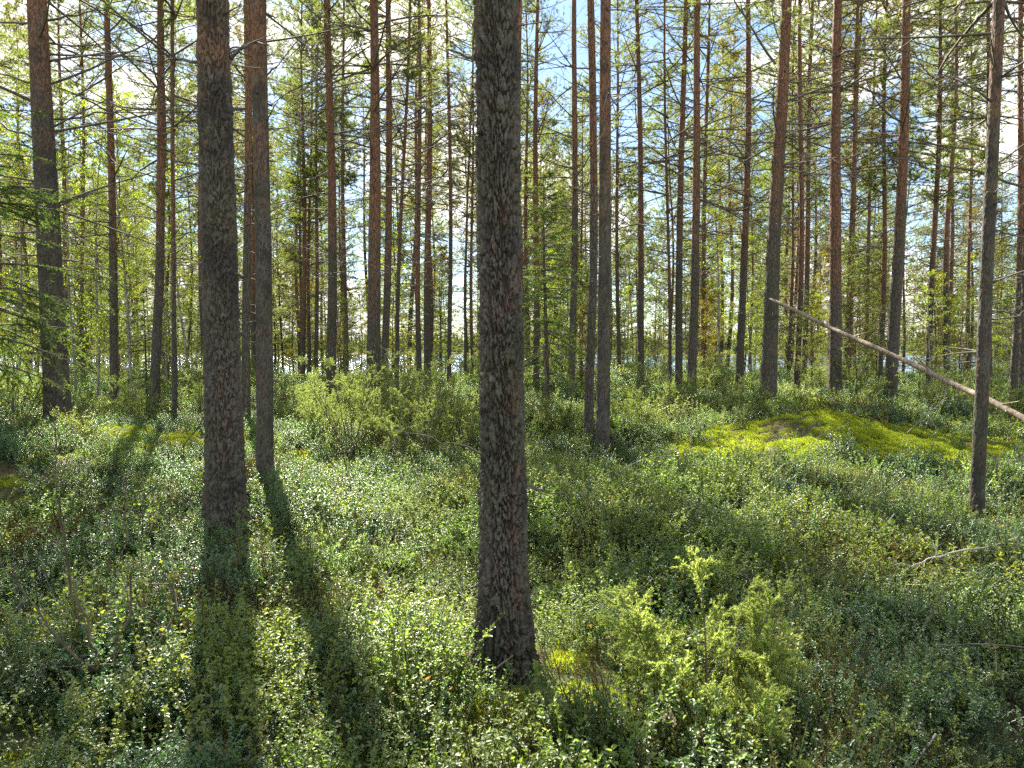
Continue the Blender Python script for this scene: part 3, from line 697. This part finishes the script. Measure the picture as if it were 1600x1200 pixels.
# ------------------------------------------------------------------ birches, spruces
BIR = [mesh_birch_crown(7, 1.2, 1.5), mesh_birch_crown(6, 1.0, 1.3, nbr=38), mesh_birch_crown(8, 1.8, 1.6, nbr=54)]
BTR = [mesh_trunk(h, .035, mat='birch_bark', nz_=16, nt_=7, wob=.12, flare=.3, seed=h) for h in (7, 6, 8)]
def birch(px, D, k, s, label, group=None, ztop=None):
    x = at(px, 600, D)[0]; root = empty('birch_tree', (x, D, float(ground_z(x, D))))
    tag(root, label, 'birch tree', group); root.rotation_euler = (R(U(-4, 4)), R(U(-4, 4)), U(0, 6)); root.scale = (s, s, s)
    link('trunk', BTR[k], root); link('crown', BIR[k][0], root); link('branches', BIR[k][1], root)
birch(118, 15.5, 0, 1.0, 'yellow-green birch right beside the thick leaning left pine', 'young birches on the left')
birch(150, 18, 2, 1.0, 'tall light green birch behind the second trunk from the left', 'young birches on the left')
birch(205, 17, 0, 1.05, 'bright leafy birch between the slim reddish and dark red pines', 'young birches on the left')
birch(300, 20, 1, 1.1, 'birch with yellowing leaves just left of thick dark left pine', 'young birches on the left')
birch(262, 24, 2, .95, 'pale birch farther back behind the thin pole-like pine', 'young birches on the left')
birch(30, 17, 2, 1.0, 'green birch at the left edge behind the spruce boughs', 'young birches on the left')
birch(85, 22, 1, 1.2, 'small birch seen behind the foot of the leaning left pine', 'young birches on the left')
birch(1128, 22, 1, 1.15, 'bright yellow-green birch sapling right of the twin pines')
birch(1500, 32, 1, 1.0, 'low green birch in the right background near the slim pale pine')
birch(870, 30, 0, .8, 'small birch behind the dark spruce right of the middle pine')

def spruce(x, y, H, Rm, z0, r, label, lean=(0, 0), ln=.036, wd=.010, dens=26, whorl=.2):
    root = empty('spruce_tree', (x, y, float(ground_z(x, y)))); tag(root, label, 'spruce tree')
    root.rotation_euler = (lean[0], lean[1], 0)
    link('trunk', mesh_trunk(H, r, nz_=20, nt_=9, wob=.04, seed=2, flare=.3), root)
    c, b = mesh_spruce_crown(H, z0, Rm, ln=ln, wd=wd, dens=dens, whorl=whorl); link('crown', c, root); link('branches', b, root)
px = at(855, 640, 13.4); spruce(px[0], 13.4, 5.0, 1.15, 1.2, .05, 'small dark spruce with drooping boughs right behind the middle pine', dens=26, ln=.042, wd=.010, whorl=.19)
px = at(-50, 600, 8.2); spruce(px[0], 8.2, 5.2, 1.75, 1.0, .07, 'green spruce whose long boughs reach in from the left edge', dens=44, whorl=.2)
px = at(212, 600, 17); spruce(px[0], 17.5, 3.0, .9, .3, .03, 'little grey-green spruce between the two reddish left pines', dens=16)
px = at(690, 600, 38); spruce(px[0], 38, 7, 1.3, 1, .06, 'distant spruce standing in front of the lake left of the middle pine', dens=12, ln=.05, wd=.012)

# ------------------------------------------------------------------ junipers
def mesh_juniper(H, Rm, stems=10, fine=1.0, dens=30, name='foliage', mat='juniper'):
    acc = Acc(); br = Acc(); n = stems
    a = U(0, 6.283, n); t0 = rng.random(n) ** .7
    D = azdir(a, R(1) * (88 - 42 * t0)); Ln = H * (1.02 - .35 * t0) * U(.75, 1.05, n)
    P0 = np.stack([np.cos(a) * .05, np.sin(a) * .05, np.full(n, -.03)], -1)
    P = curve(P0, D, Ln, .08, .07, 7); tubes(br, P, (.004 + .006 * H)[None].repeat(n)[:, None] * np.linspace(1, .25, 7) if False else np.outer(np.full(n, .004 + .005 * H), np.linspace(1, .25, 7)), 5)
    s1 = 13; ix = np.repeat(np.arange(n), s1); m = len(ix); tt = U(.3, .99, m)
    c, d = along(P[ix], tt); l2 = Rm * (1.1 - .75 * tt) * U(.4, .9, m) + .05
    P2 = curve(c, unit(d * .7 + rdir(m) * .7 + np.array([0, 0, .15])), l2, -.05, .12, 5); tubes(br, P2, (.0016 + .003 * l2)[:, None] * np.linspace(1, .4, 5), 3)
    s2 = 7; ix = np.repeat(np.arange(m), s2); k = len(ix); c, d = along(P2[ix], U(.2, 1, k)); l3 = U(.03, .075, k) * (.7 + .3 * fine)
    P3 = curve(c, unit(d * 1.0 + rng.normal(size=(k, 3)) * .42), l3, -.1, .08, 4)
    tubes(br, P3, np.full((k, 4), .0011), 3)
    for PP, q in ((P3, dens), (P2, int(dens * 1.6)), (P[:, 3:], int(dens * 2))):
        i2 = np.repeat(np.arange(len(PP)), q); c, d = along(PP[i2], rng.random(len(i2)))
        blades(acc, c, unit(d * .75 + rng.normal(size=(len(i2), 3)) * .55), .0135 * fine * U(.7, 1.2, len(i2)), .0040 * fine, np.clip(rng.random(len(PP))[i2] * .7 + U(0, .3, len(i2)), 0, 1))
    return acc.mesh(name, [M[mat]], False), br.mesh('stems', [M['shrub_stem']])
JUN = [mesh_juniper(1.45, .42, 10, 1.9, 13, mat='juniper_pale'), mesh_juniper(1.1, .42, 10, 1.9, 13, mat='juniper_pale'), mesh_juniper(1.3, .45, 12, 1.9, 12, mat='juniper_pale'), mesh_juniper(.8, .4, 11, 1.9, 13, mat='juniper_pale')]
def juniper(px, D, k, s, label, group='junipers in the middle distance', me=None):
    x = at(px, 640, D)[0]; root = empty('juniper_bush', (x, D, float(ground_z(x, D)))); tag(root, label, 'juniper bush', group)
    root.rotation_euler = (0, 0, U(0, 6)); root.scale = (s * 1.0, s * 1.0, s * 1.12) if me is None else (s, s, s)
    f, b = me or JUN[k]; link('foliage', f, root); link('stems', b, root)
JL = [(450, 13.5, 0, 1.0, 'loose juniper right of the straight brown pine, below the lone reddish pine'),
      (500, 11.5, 1, .95, 'low spreading juniper under the lone reddish pine'),
      (548, 10.6, 0, .98, 'upright juniper with bare dark stems left of the double trunk foot'),
      (600, 11.5, 2, 1.0, 'dense juniper hiding the foot of the double trunk'),
      (648, 10.4, 0, 1.1, 'tallest juniper, pale green, right of the double trunk'),
      (690, 12.5, 2, .95, 'grey-green juniper below the thin grey pine in the sky gap'),
      (728, 11.0, 1, 1.0, 'juniper touching the left side of the middle pine'),
      (640, 14.5, 0, 1.0, 'farther juniper behind the tallest one below the touching pines'),
      (572, 15.5, 2, 1.0, 'shaded juniper behind the foot of the stout red brown pine'),
      (1015, 15.5, 0, .95, 'dark juniper right of the slim pine with pale pink side'),
      (1130, 15.2, 2, .9, 'bushy juniper between the twin pines and the stout dark pine'),
      (1165, 13.5, 3, 1.0, 'low juniper in front of the grey-footed pine'),
      (1345, 16, 0, .9, 'dark green juniper in shade beneath the dead trunk'),
      (1440, 14.5, 2, .8, 'low juniper right of the tall dark pine under the dead trunk'),
      (1500, 15.5, 0, .8, 'juniper left of the slim pale pine under the dead trunk'),
      (310, 15, 2, .9, 'yellowish juniper left of the thick dark left pine'),
      (215, 12.8, 1, .95, 'grey juniper in front of the dark red pine on the left'),
      (140, 12.5, 0, 1.0, 'juniper right of the foot of the leaning left pine'),
      (20, 9.6, 1, 1.1, 'dark juniper at the left edge on the shrubby mound'),
      (870, 12.6, 3, .9, 'small juniper below the dark spruce'),
      (1060, 14.6, 3, 1.0, 'low bushy juniper at the foot of the twin pines'),
      (975, 13, 3, 1.0, 'pale low juniper right of the foot of the close pair'),
      (1275, 17.5, 1, .9, 'juniper behind the yellow mossy hummock'),
      (1570, 13.5, 3, 1.1, 'low juniper by the right edge behind the dead trunk')]
for px, D, k, s, lab in JL: juniper(px, D, k, s, lab)
JF = mesh_juniper(.86, .25, 11, 1.25, 60); JF2 = mesh_juniper(.55, .28, 9, 1.15, 42)
juniper(1098, 3.15, 0, 1.0, 'bright sunlit feathery juniper in the right foreground', 'foreground junipers', JF)
juniper(1165, 2.7, 0, .72, 'smaller shaded juniper in front of the bright feathery one', 'foreground junipers', JF2)
juniper(1250, 2.35, 0, .62, 'olive juniper sprig at the bottom edge beside the broken grey stick', 'foreground junipers', JF2)

for i in range(165):
    y = 19 + 38 * rng.random(); x = U(-.8 * y, .8 * y)
    if not free(x, y, .5): continue
    kind_ = rng.random()
    if kind_ < .42:
        k = int(rng.integers(0, 5)); q = U(.2, .34) if y < 28 else U(.26, .5); root = empty('young_pine', (x, y, float(ground_z(x, y)) - .25)); tag(root, 'young distant pine thicket tree ' + region(x, y), 'pine tree', 'young distant pines ' + region(x, y))
        link('trunk', TR_LOW[k], root); link('crown', LOWC[k][0], root); link('branches', LOWC[k][1], root); root.scale = (q * 1.25, q * 1.25, q)
    elif kind_ < .65:
        root = empty('juniper_bush', (x, y, float(ground_z(x, y)))); tag(root, 'low distant juniper ' + region(x, y), 'juniper bush', 'distant junipers ' + region(x, y)); k = int(rng.integers(0, 4))
        q = U(1.0, 1.55); link('foliage', JUN[k][0], root); link('stems', JUN[k][1], root); root.scale = (q * 1.25, q * 1.25, q)
    else:
        root = empty('birch_sapling', (x, y, float(ground_z(x, y)) - .2)); tag(root, 'leafy distant birch sapling ' + region(x, y), 'birch tree', 'distant birch saplings ' + region(x, y)); k = int(rng.integers(0, 3))
        q = U(.35, .6) if y < 26 else U(.45, 1.0); link('trunk', BTR[k], root); link('crown', BIR[k][0], root); link('branches', BIR[k][1], root); root.scale = (q * 1.4, q * 1.4, q)
    root.rotation_euler = (0, 0, U(0, 6))

# ------------------------------------------------------------------ leaning dead trunk and dead wood
def dead_pole(name, pts, r0, r1, mat, label, cat, group=None, stubs=0, stubl=.3, k=10, seed=1):
    P = np.array(pts, float); n = 40; t = np.linspace(0, len(P) - 1, n); i = np.minimum(t.astype(int), len(P) - 2); f = (t - i)[:, None]
    C = P[i] * (1 - f) + P[i + 1] * f; tt = np.linspace(0, 1, n)
    Ls = np.linalg.norm(P[-1] - P[0])
    C = C + np.stack([fbm(tt * 5, tt * 0 + seed, 1) - .5, fbm(tt * 5, tt * 0 + seed, 2) - .5, fbm(tt * 5, tt * 0 + seed, 3) - .5], -1) * .03 * Ls * (.4 if r0 > .03 else 1.)
    o = C[0].copy(); acc = Acc(); rr = np.linspace(r0, r1, n) * (1 + .25 * (vnoise(tt * 30, tt * 0, seed) - .5)); rr[0] *= .5; rr[-1] *= .4
    tubes(acc, (C - o)[None], rr[None], k)
    if stubs:
        c, d = along(np.repeat((C - o)[None], stubs, 0), U(.06, .95, stubs)); l2 = stubl * U(.3, 1.1, stubs)
        P2 = curve(c, unit(d * .5 + rng.normal(size=(stubs, 3)) * .8), l2, 0, .12, 5)
        tubes(acc, P2, np.maximum(r1 * .35, .0022) * np.ones((stubs, 1)) * np.linspace(1, .35, 5), 4)
    ob = link(name, acc.mesh(name, [M[mat]])); ob.location = o; return tag(ob, label, cat, group)
top = at(1203, 466, 16.0); mid = at(1400, 556, 12.6); low = at(1600, 655, 9.8); end = low + (low - mid) * .42; end[2] = ground_z(end[0], end[1])
dead_pole('leaning_dead_trunk', [top, mid, low, end], .038, .05, 'deadwood', 'pale barkless dead trunk leaning across the right side of the forest', 'dead tree', stubs=30, stubl=.38, k=14)
def gstick(pp, r0, r1, mat, label, stubs=4, stubl=.15, lift=.12, seed=1):
    pts = []
    for i, (x, y, *l) in enumerate(pp):
        p = on_ground(x, y); p = EYE + (p - EYE) * (1 - (l[0] if l else lift) / 1.62); pts.append(p)
    dead_pole('fallen_branch', pts, r0, r1, mat, label, 'fallen branch', 'dead branches lying on the shrubs', stubs, stubl, 6, seed)
gstick([(1600, 838), (1500, 862), (1440, 880), (1400, 884)], .008, .003, 'greywood', 'long thin grey branch lying across the shrubs at right, from the edge', 3, .12, .3)
gstick([(1458, 848, .35), (1468, 872, .3), (1485, 884, .25)], .004, .003, 'greywood', 'short pale forked twig touching the long grey branch', 2, .1)
gstick([(948, 752, .1), (985, 728, .25), (1064, 699, .5)], .012, .005, 'greywood', 'thin pale branch rising to the right from shrubs near the close pair', 4, .25)
gstick([(884, 764, .05), (876, 740, .2), (866, 716, .35)], .01, .006, 'twig', 'short dark stick standing tilted just right of the middle pine', 1, .1)
gstick([(918, 746, .05), (921, 704, .4)], .01, .006, 'twig', 'upright dark stick in front of the grey slender pine', 1, .1)
gstick([(922, 708, .4), (970, 712, .4)], .006, .003, 'twig', 'thin dark twig lying level in front of the close pair', 2, .1)
gstick([(1326, 1140, .06), (1352, 1165, .07), (1392, 1215, .06)], .02, .026, 'greywood', 'thick broken weathered grey stick at the bottom edge, right of the junipers', 3, .1)
gstick([(1463, 1146, .16), (1440, 1180, .1), (1418, 1215, .03)], .004, .003, 'greywood', 'curved pale twig standing near the bottom right corner', 2, .06)
gstick([(956, 1112, .1), (990, 1150, .1), (1022, 1205, .05)], .006, .005, 'greywood', 'thin pale stick slanting down to the bottom edge beside the shadow', 3, .12)
gstick([(772, 1046, .1), (786, 1036, .12), (802, 1024, .13)], .005, .003, 'deadwood', 'short pale twig leaning on the foot of the middle pine', 0)
gstick([(1418, 676, .2), (1446, 650, .5), (1478, 622, .9)], .01, .004, 'greywood', 'thin grey branch sloping up beneath the dead trunk', 4, .3)
gstick([(488, 843, .1), (500, 870, .1)], .005, .003, 'greywood', 'tiny pale twig in the sunlit shrubs left of the middle pine', 1, .1)
# bare forked shrub in the left foreground and other leafless saplings
def bare_shrub(base, tips, r, label, leafy=0):
    b = on_ground(*base); root = empty('bare_shrub', b); tag(root, label, 'shrub', 'leafless saplings and shrubs')
    paths = []
    for t in tips:
        pts = [at(x, y, b[1] * .93 - dd) - b for x, y, dd in t]; pts = [np.array([0, 0, -.05])] + pts
        P = np.array(pts); tq = np.linspace(0, 1, 7); k = len(P)
        paths.append((P, r, r * .3))
    link('stems', twig_mesh(paths, 'shrub_stem', 'stems', sub=5, subl=(.1, .3)), root)
    if leafy:
        acc = Acc()
        for P, _, _ in paths:
            c, d = along(np.repeat(P[None], leafy, 0), U(.4, 1, leafy)); c = c + rng.normal(size=(leafy, 3)) * .04
            leaves(acc, c, rdir(leafy), rdir(leafy, 1), .022 * U(.7, 1.2, leafy), .015, rng.random(leafy))
        link('leaves', acc.mesh('leaves', [M['birch']], False), root)
bare_shrub((172, 1072), [[(150, 1040, .02), (95, 1000, .05), (55, 955, .12), (18, 880, .2)], [(158, 1040, 0), (138, 990, .05), (118, 930, .1), (97, 865, .2), (90, 800, .3)],
                         [(200, 1030, 0), (250, 990, -.05), (277, 955, .0), (272, 925, 0), (255, 895, .1)], [(182, 1030, .05), (196, 960, .1), (208, 900, .15), (222, 850, .2)]], .0085,
           'leafless forked shrub with long curved stems in the left foreground', 8)
bare_shrub((88, 830), [[(86, 780, 0), (84, 700, 0), (86, 640, 0)], [(92, 790, 0), (100, 740, .1), (110, 700, .1)]], .007, 'thin bare sapling below the leaning left pine', 10)
bare_shrub((178, 900), [[(190, 850, 0), (196, 800, 0), (190, 735, 0)], [(182, 860, .1), (160, 800, .1), (148, 770, .1)]], .007, 'bare branching sapling among the pale shrubs on the left', 14)
bare_shrub((225, 860), [[(224, 800, 0), (222, 740, .1)], [(232, 830, 0), (250, 790, .1)]], .006, 'slender bare sapling left of the thick dark left pine', 12)
bare_shrub((1050, 668), [[(1046, 640, 0), (1048, 590, 0)], [(1042, 640, 0), (1038, 610, 0)]], .012, 'pale leafless twin stem in the shrubs left of the twin pines')
bare_shrub((545, 750), [[(535, 700, 0), (520, 650, 0)], [(552, 700, 0), (566, 655, .1)], [(548, 690, 0), (545, 640, 0)]], .01, 'dark bare stems spreading like a fan left of the double trunk')
bare_shrub((625, 760), [[(618, 700, 0), (606, 650, 0)], [(632, 710, 0), (640, 640, .1)]], .01, 'dark leafless stems in front of the tallest juniper')
bare_shrub((866, 668), [[(848, 630, 0), (852, 590, .1), (850, 540, .1)]], .045, 'crooked dark stem with a bent foot below the small spruce')
bare_shrub((1560, 770), [[(1556, 730, 0), (1548, 700, 0)], [(1562, 720, 0), (1572, 690, 0), (1592, 680, 0)]], .006, 'bare thorny-looking twig at right of the slim pale pine')

# ------------------------------------------------------------------ undergrowth (stuff)
def src(name, mes):
    c = bpy.data.collections.new(name + '_source')
    for i, me in enumerate(mes):
        o = bpy.data.objects.new(f'{name}_clump{i:02d}', me); c.objects.link(o)
    return c
def scatter(name, coll, nvar, P, rot, scl, label, cat):
    me = mk_mesh(name, P, attrs={'rot': rot, 'scl': scl, 'idx': rng.integers(0, nvar, len(P)).astype(float)})
    o = link(name, me); tag(o, label, cat, kind='stuff')
    ng = bpy.data.node_groups.new(name + '_scatter', 'GeometryNodeTree')
    ng.interface.new_socket('Geometry', in_out='INPUT', socket_type='NodeSocketGeometry'); ng.interface.new_socket('Geometry', in_out='OUTPUT', socket_type='NodeSocketGeometry')
    N = ng.nodes.new; Lk = ng.links.new
    gi = N('NodeGroupInput'); go = N('NodeGroupOutput'); ci = N('GeometryNodeCollectionInfo'); ci.inputs['Collection'].default_value = coll
    ci.inputs['Separate Children'].default_value = True; ci.inputs['Reset Children'].default_value = True
    ip = N('GeometryNodeInstanceOnPoints'); ip.inputs['Pick Instance'].default_value = True
    def na(nm, ty):
        n = N('GeometryNodeInputNamedAttribute'); n.data_type = ty; n.inputs['Name'].default_value = nm; return n.outputs['Attribute']
    Lk(gi.outputs[0], ip.inputs['Points']); Lk(ci.outputs[0], ip.inputs['Instance'])
    Lk(na('idx', 'FLOAT'), ip.inputs['Instance Index']); Lk(na('rot', 'FLOAT_VECTOR'), ip.inputs['Rotation']); Lk(na('scl', 'FLOAT'), ip.inputs['Scale'])
    Lk(ip.outputs[0], go.inputs[0])
    md = o.modifiers.new('scatter', 'NODES'); md.node_group = ng
    return o

def clump_shrub(nst, h, leaf, wd, per, rad, mat, droop=.1, branchy=2, flat=.6):
    acc = Acc(); n = nst
    a = U(0, 6.283, n); rr = rad * np.sqrt(rng.random(n)); P0 = np.stack([rr * np.cos(a), rr * np.sin(a), np.full(n, -.03)], -1)
    D = azdir(U(0, 6.283, n), R(1) * U(55, 88, n)); P = curve(P0, D, h * U(.55, 1.1, n), 0, .15, 5)
    tubes(acc, P, np.outer(np.full(n, .0014), np.linspace(1, .6, 5)), 3, a=np.full(n, 0.0))
    if branchy:
        ix = np.repeat(np.arange(n), branchy); c, d = along(P[ix], U(.3, .8, len(ix)))
        P2 = curve(c, unit(d + rng.normal(size=(len(ix), 3)) * .6 + np.array([0, 0, .3])), h * U(.2, .5, len(ix)), 0, .1, 5)
        tubes(acc, P2, np.full((len(ix), 5), .001), 3, a=np.zeros(len(ix)))
        P = np.concatenate([P, P2])
    ix = np.repeat(np.arange(len(P)), per); k = len(ix); c, d = along(P[ix], U(.18, 1, k))
    out_ = unit(rng.normal(size=(k, 3)) * np.array([1, 1, .45]) + d * .5)
    leaves(acc, c, out_, unit(rng.normal(size=(k, 3)) * (1 - flat) + np.array([0, 0, 1.0]) * flat * 1.6), leaf * U(.65, 1.15, k), wd * U(.7, 1.1, k), rng.random(k), .22)
    return acc.mesh('clump', [M[mat]], False)
LING = [clump_shrub(15, U(.15, .27), .0135, .0085, 25, .12, 'lingon', branchy=1) for _ in range(7)]
BILB = [clump_shrub(10, U(.2, .34), .015, .0095, 17, .12, 'bilberry', branchy=3) for _ in range(6)]
def clump_heather():
    acc = Acc(); n = 22; a = U(0, 6.283, n); rr = .1 * np.sqrt(rng.random(n)); P0 = np.stack([rr * np.cos(a), rr * np.sin(a), np.full(n, -.02)], -1)
    P = curve(P0, unit(azdir(a, R(1) * U(50, 85, n))), U(.14, .27, n), 0, .12, 5); tubes(acc, P, np.full((n, 5), .0012), 3, a=np.zeros(n))
    ix = np.repeat(np.arange(n), 42); c, d = along(P[ix], U(.25, 1, len(ix))); blades(acc, c, unit(d * .8 + rng.normal(size=(len(ix), 3)) * .55), U(.008, .015, len(ix)), .0032, rng.random(len(ix)))
    return acc.mesh('clump', [M['heather']], False)
HEA = [clump_heather() for _ in range(5)]
def clump_moss():
    acc = Acc(); n = 340; a = U(0, 6.283, n); r = .09 * np.sqrt(rng.random(n)); C = np.stack([r * np.cos(a), r * np.sin(a), U(.02, .07) * (1 - (r / .09) ** 2) - .01], -1)
    blades(acc, C, unit(np.stack([np.cos(a) * .6, np.sin(a) * .6, np.full(n, 1.)], -1) + rng.normal(size=(n, 3)) * .5), U(.010, .026, n), .005, rng.random(n)); return acc.mesh('clump', [M['moss']], False)
MOSS = [clump_moss() for _ in range(5)]
def clump_leaf():
    acc = Acc(); k = 1; leaves(acc, np.zeros((1, 3)), np.array([[1., 0, .1]]), np.array([[0, .2, 1.]]), .035, .026, rng.random(1), -.2); return acc.mesh('clump', [M['litter']], False)
LIT = [clump_leaf() for _ in range(4)]

def clump_twig():
    acc = Acc(); n = 1; P = curve(np.zeros((1, 3)), azdir(U(0, 6.28, 1), R(1) * U(-4, 35, 1)), U(.25, .6), -.1, .15, 7)
    tubes(acc, P, np.linspace(.0032, .0014, 7)[None], 4)
    c, d = along(np.repeat(P, 4, 0), U(.3, .9, 4)); P2 = curve(c, unit(d + rdir(4) * .8), U(.05, .16, 4), 0, .1, 4); tubes(acc, P2, np.full((4, 4), .0012), 3)
    return acc.mesh('clump', [M['twig']])
TWG = [clump_twig() for _ in range(8)]
def pts(dens, y0, y1, wid=.88, pad=2.0):
    A = (y1 - y0) * 2 * (wid * max(abs(y1), 1) + pad); n = int(A * dens)
    y = U(y0, y1, n); x = U(-1, 1, n) * (wid * max(y1, 1) + pad); k = np.abs(x) < wid * np.maximum(y, 0) + pad
    return x[k], y[k]
def keep_off(x, y, rad=.12):
    ok = np.ones(len(x), bool)
    for a, b in PL[:60]: ok &= (x - a) ** 2 + (y - b) ** 2 > (rad * 2 if b < 8 else rad) ** 2
    ok &= (x + 1.45) ** 2 + (y - 2.75) ** 2 > .16 ** 2
    ok &= (x - .83) ** 2 + (y - 3.1) ** 2 > .3 ** 2
    ok &= ((x - 1.1) / .9) ** 2 + ((y - 4.3) / .5) ** 2 > rng.random(len(x))
    return ok
def moss_mask(x, y):
    m = fbm(x / 2.3, y / 1.6, 21, 3)
    z = bump(x, y, 4.9, 11.2, 1.7, 1.5, 1) + bump(x, y, 6.9, 11.6, 2.4, 1.2, 1) + bump(x, y, -4.6, 9.6, 1.6, .7, .9) + bump(x, y, .3, 3.3, .45, .4, 1.4) + bump(x, y, 3.0, 10.5, 1.2, .6, .7) + bump(x, y, 8, 17, 5, 2, .5)
    z = z * (.25 + 1.3 * fbm(x / .55, y / .45, 61, 2))
    return np.clip(z * 1.5, 0, 1) + .5 * sst(.64, .76, m)
def fields(bands, maskf, jz=0.0):
    Ps, Rs, Ss = [], [], []
    for dens, y0, y1, s in bands:
        x, y = pts(dens, y0, y1); k = (rng.random(len(x)) < maskf(x, y)) & keep_off(x, y)
        x, y = x[k], y[k]; z = ground_z(x, y) + jz
        Ps.append(np.stack([x, y, z], -1)); n = len(x)
        Rs.append(np.stack([U(-.18, .18, n), U(-.18, .18, n), U(0, 6.28, n)], -1)); Ss.append(s * U(.7, 1.25, n) * (.5 + 1.15 * fbm(x / .9, y / .9, 77, 2)))
    return np.concatenate(Ps), np.concatenate(Rs), np.concatenate(Ss)
def m_ling(x, y):
    m = moss_mask(x, y); f = fbm(x / 1.9, y / 1.9, 31, 3)
    return np.clip((.25 + .95 * sst(.36, .56, f + .12 * sst(2, -4, x))) * (1 - .97 * np.clip(m, 0, 1)), 0, 1)
def m_bil(x, y):
    m = moss_mask(x, y); f = fbm(x / 1.9, y / 1.9, 31, 3)
    return np.clip((.16 + .9 * sst(.58, .40, f + .12 * sst(2, -4, x))) * (1 - .94 * np.clip(m, 0, 1)), 0, 1)
bands = [(54, -1.5, 6, 1.08), (38, 6, 13, 1.22), (18, 13, 24, 1.45), (7, 24, 44, 1.9), (3, 44, 60, 2.4)]
scatter('lingonberry_shrubs', src('lingonberry', LING), 7, *fields(bands, m_ling), 'low glossy-leaved lingonberry carpet covering the forest floor', 'undergrowth')
scatter('bilberry_shrubs', src('bilberry', BILB), 6, *fields([(d * .62, a, b, s) for d, a, b, s in bands], m_bil), 'light green bilberry shrubs spread over the forest floor', 'undergrowth')
scatter('forest_moss', src('moss', MOSS), 5, *fields([(95, -1, 6, 1.), (80, 6, 14, 1.15), (26, 14, 26, 1.7)], lambda x, y: np.clip(.18 + moss_mask(x, y), 0, 1)), 'yellow-green feather moss in cushions between the shrubs', 'moss')
scatter('fallen_leaves', src('fallen_leaf', LIT), 4, *fields([(12, -1, 8, 1.), (7, 8, 16, 1.3)], lambda x, y: np.ones(len(x)) * .6, .15), 'orange and brown fallen leaves scattered over the shrubs', 'fallen leaves')
scatter('fallen_twigs', src('twig', TWG), 8, *fields([(.9, 0, 8, .9), (.8, 8, 18, 1.3)], lambda x, y: np.ones(len(x)), .14), 'thin grey dead twigs caught in the shrubs', 'twigs')

def m_hea(x, y): return np.clip(sst(.52, .66, fbm(x / 1.4, y / 1.4, 51, 3)) * (1 - .9 * moss_mask(x, y)), 0, 1)
scatter('heather', src('heather', HEA), 5, *fields([(60, -1, 6, 1.05), (38, 6, 13, 1.15), (14, 13, 24, 1.5)], m_hea), 'dull olive heather patches between the glossy shrubs', 'undergrowth')
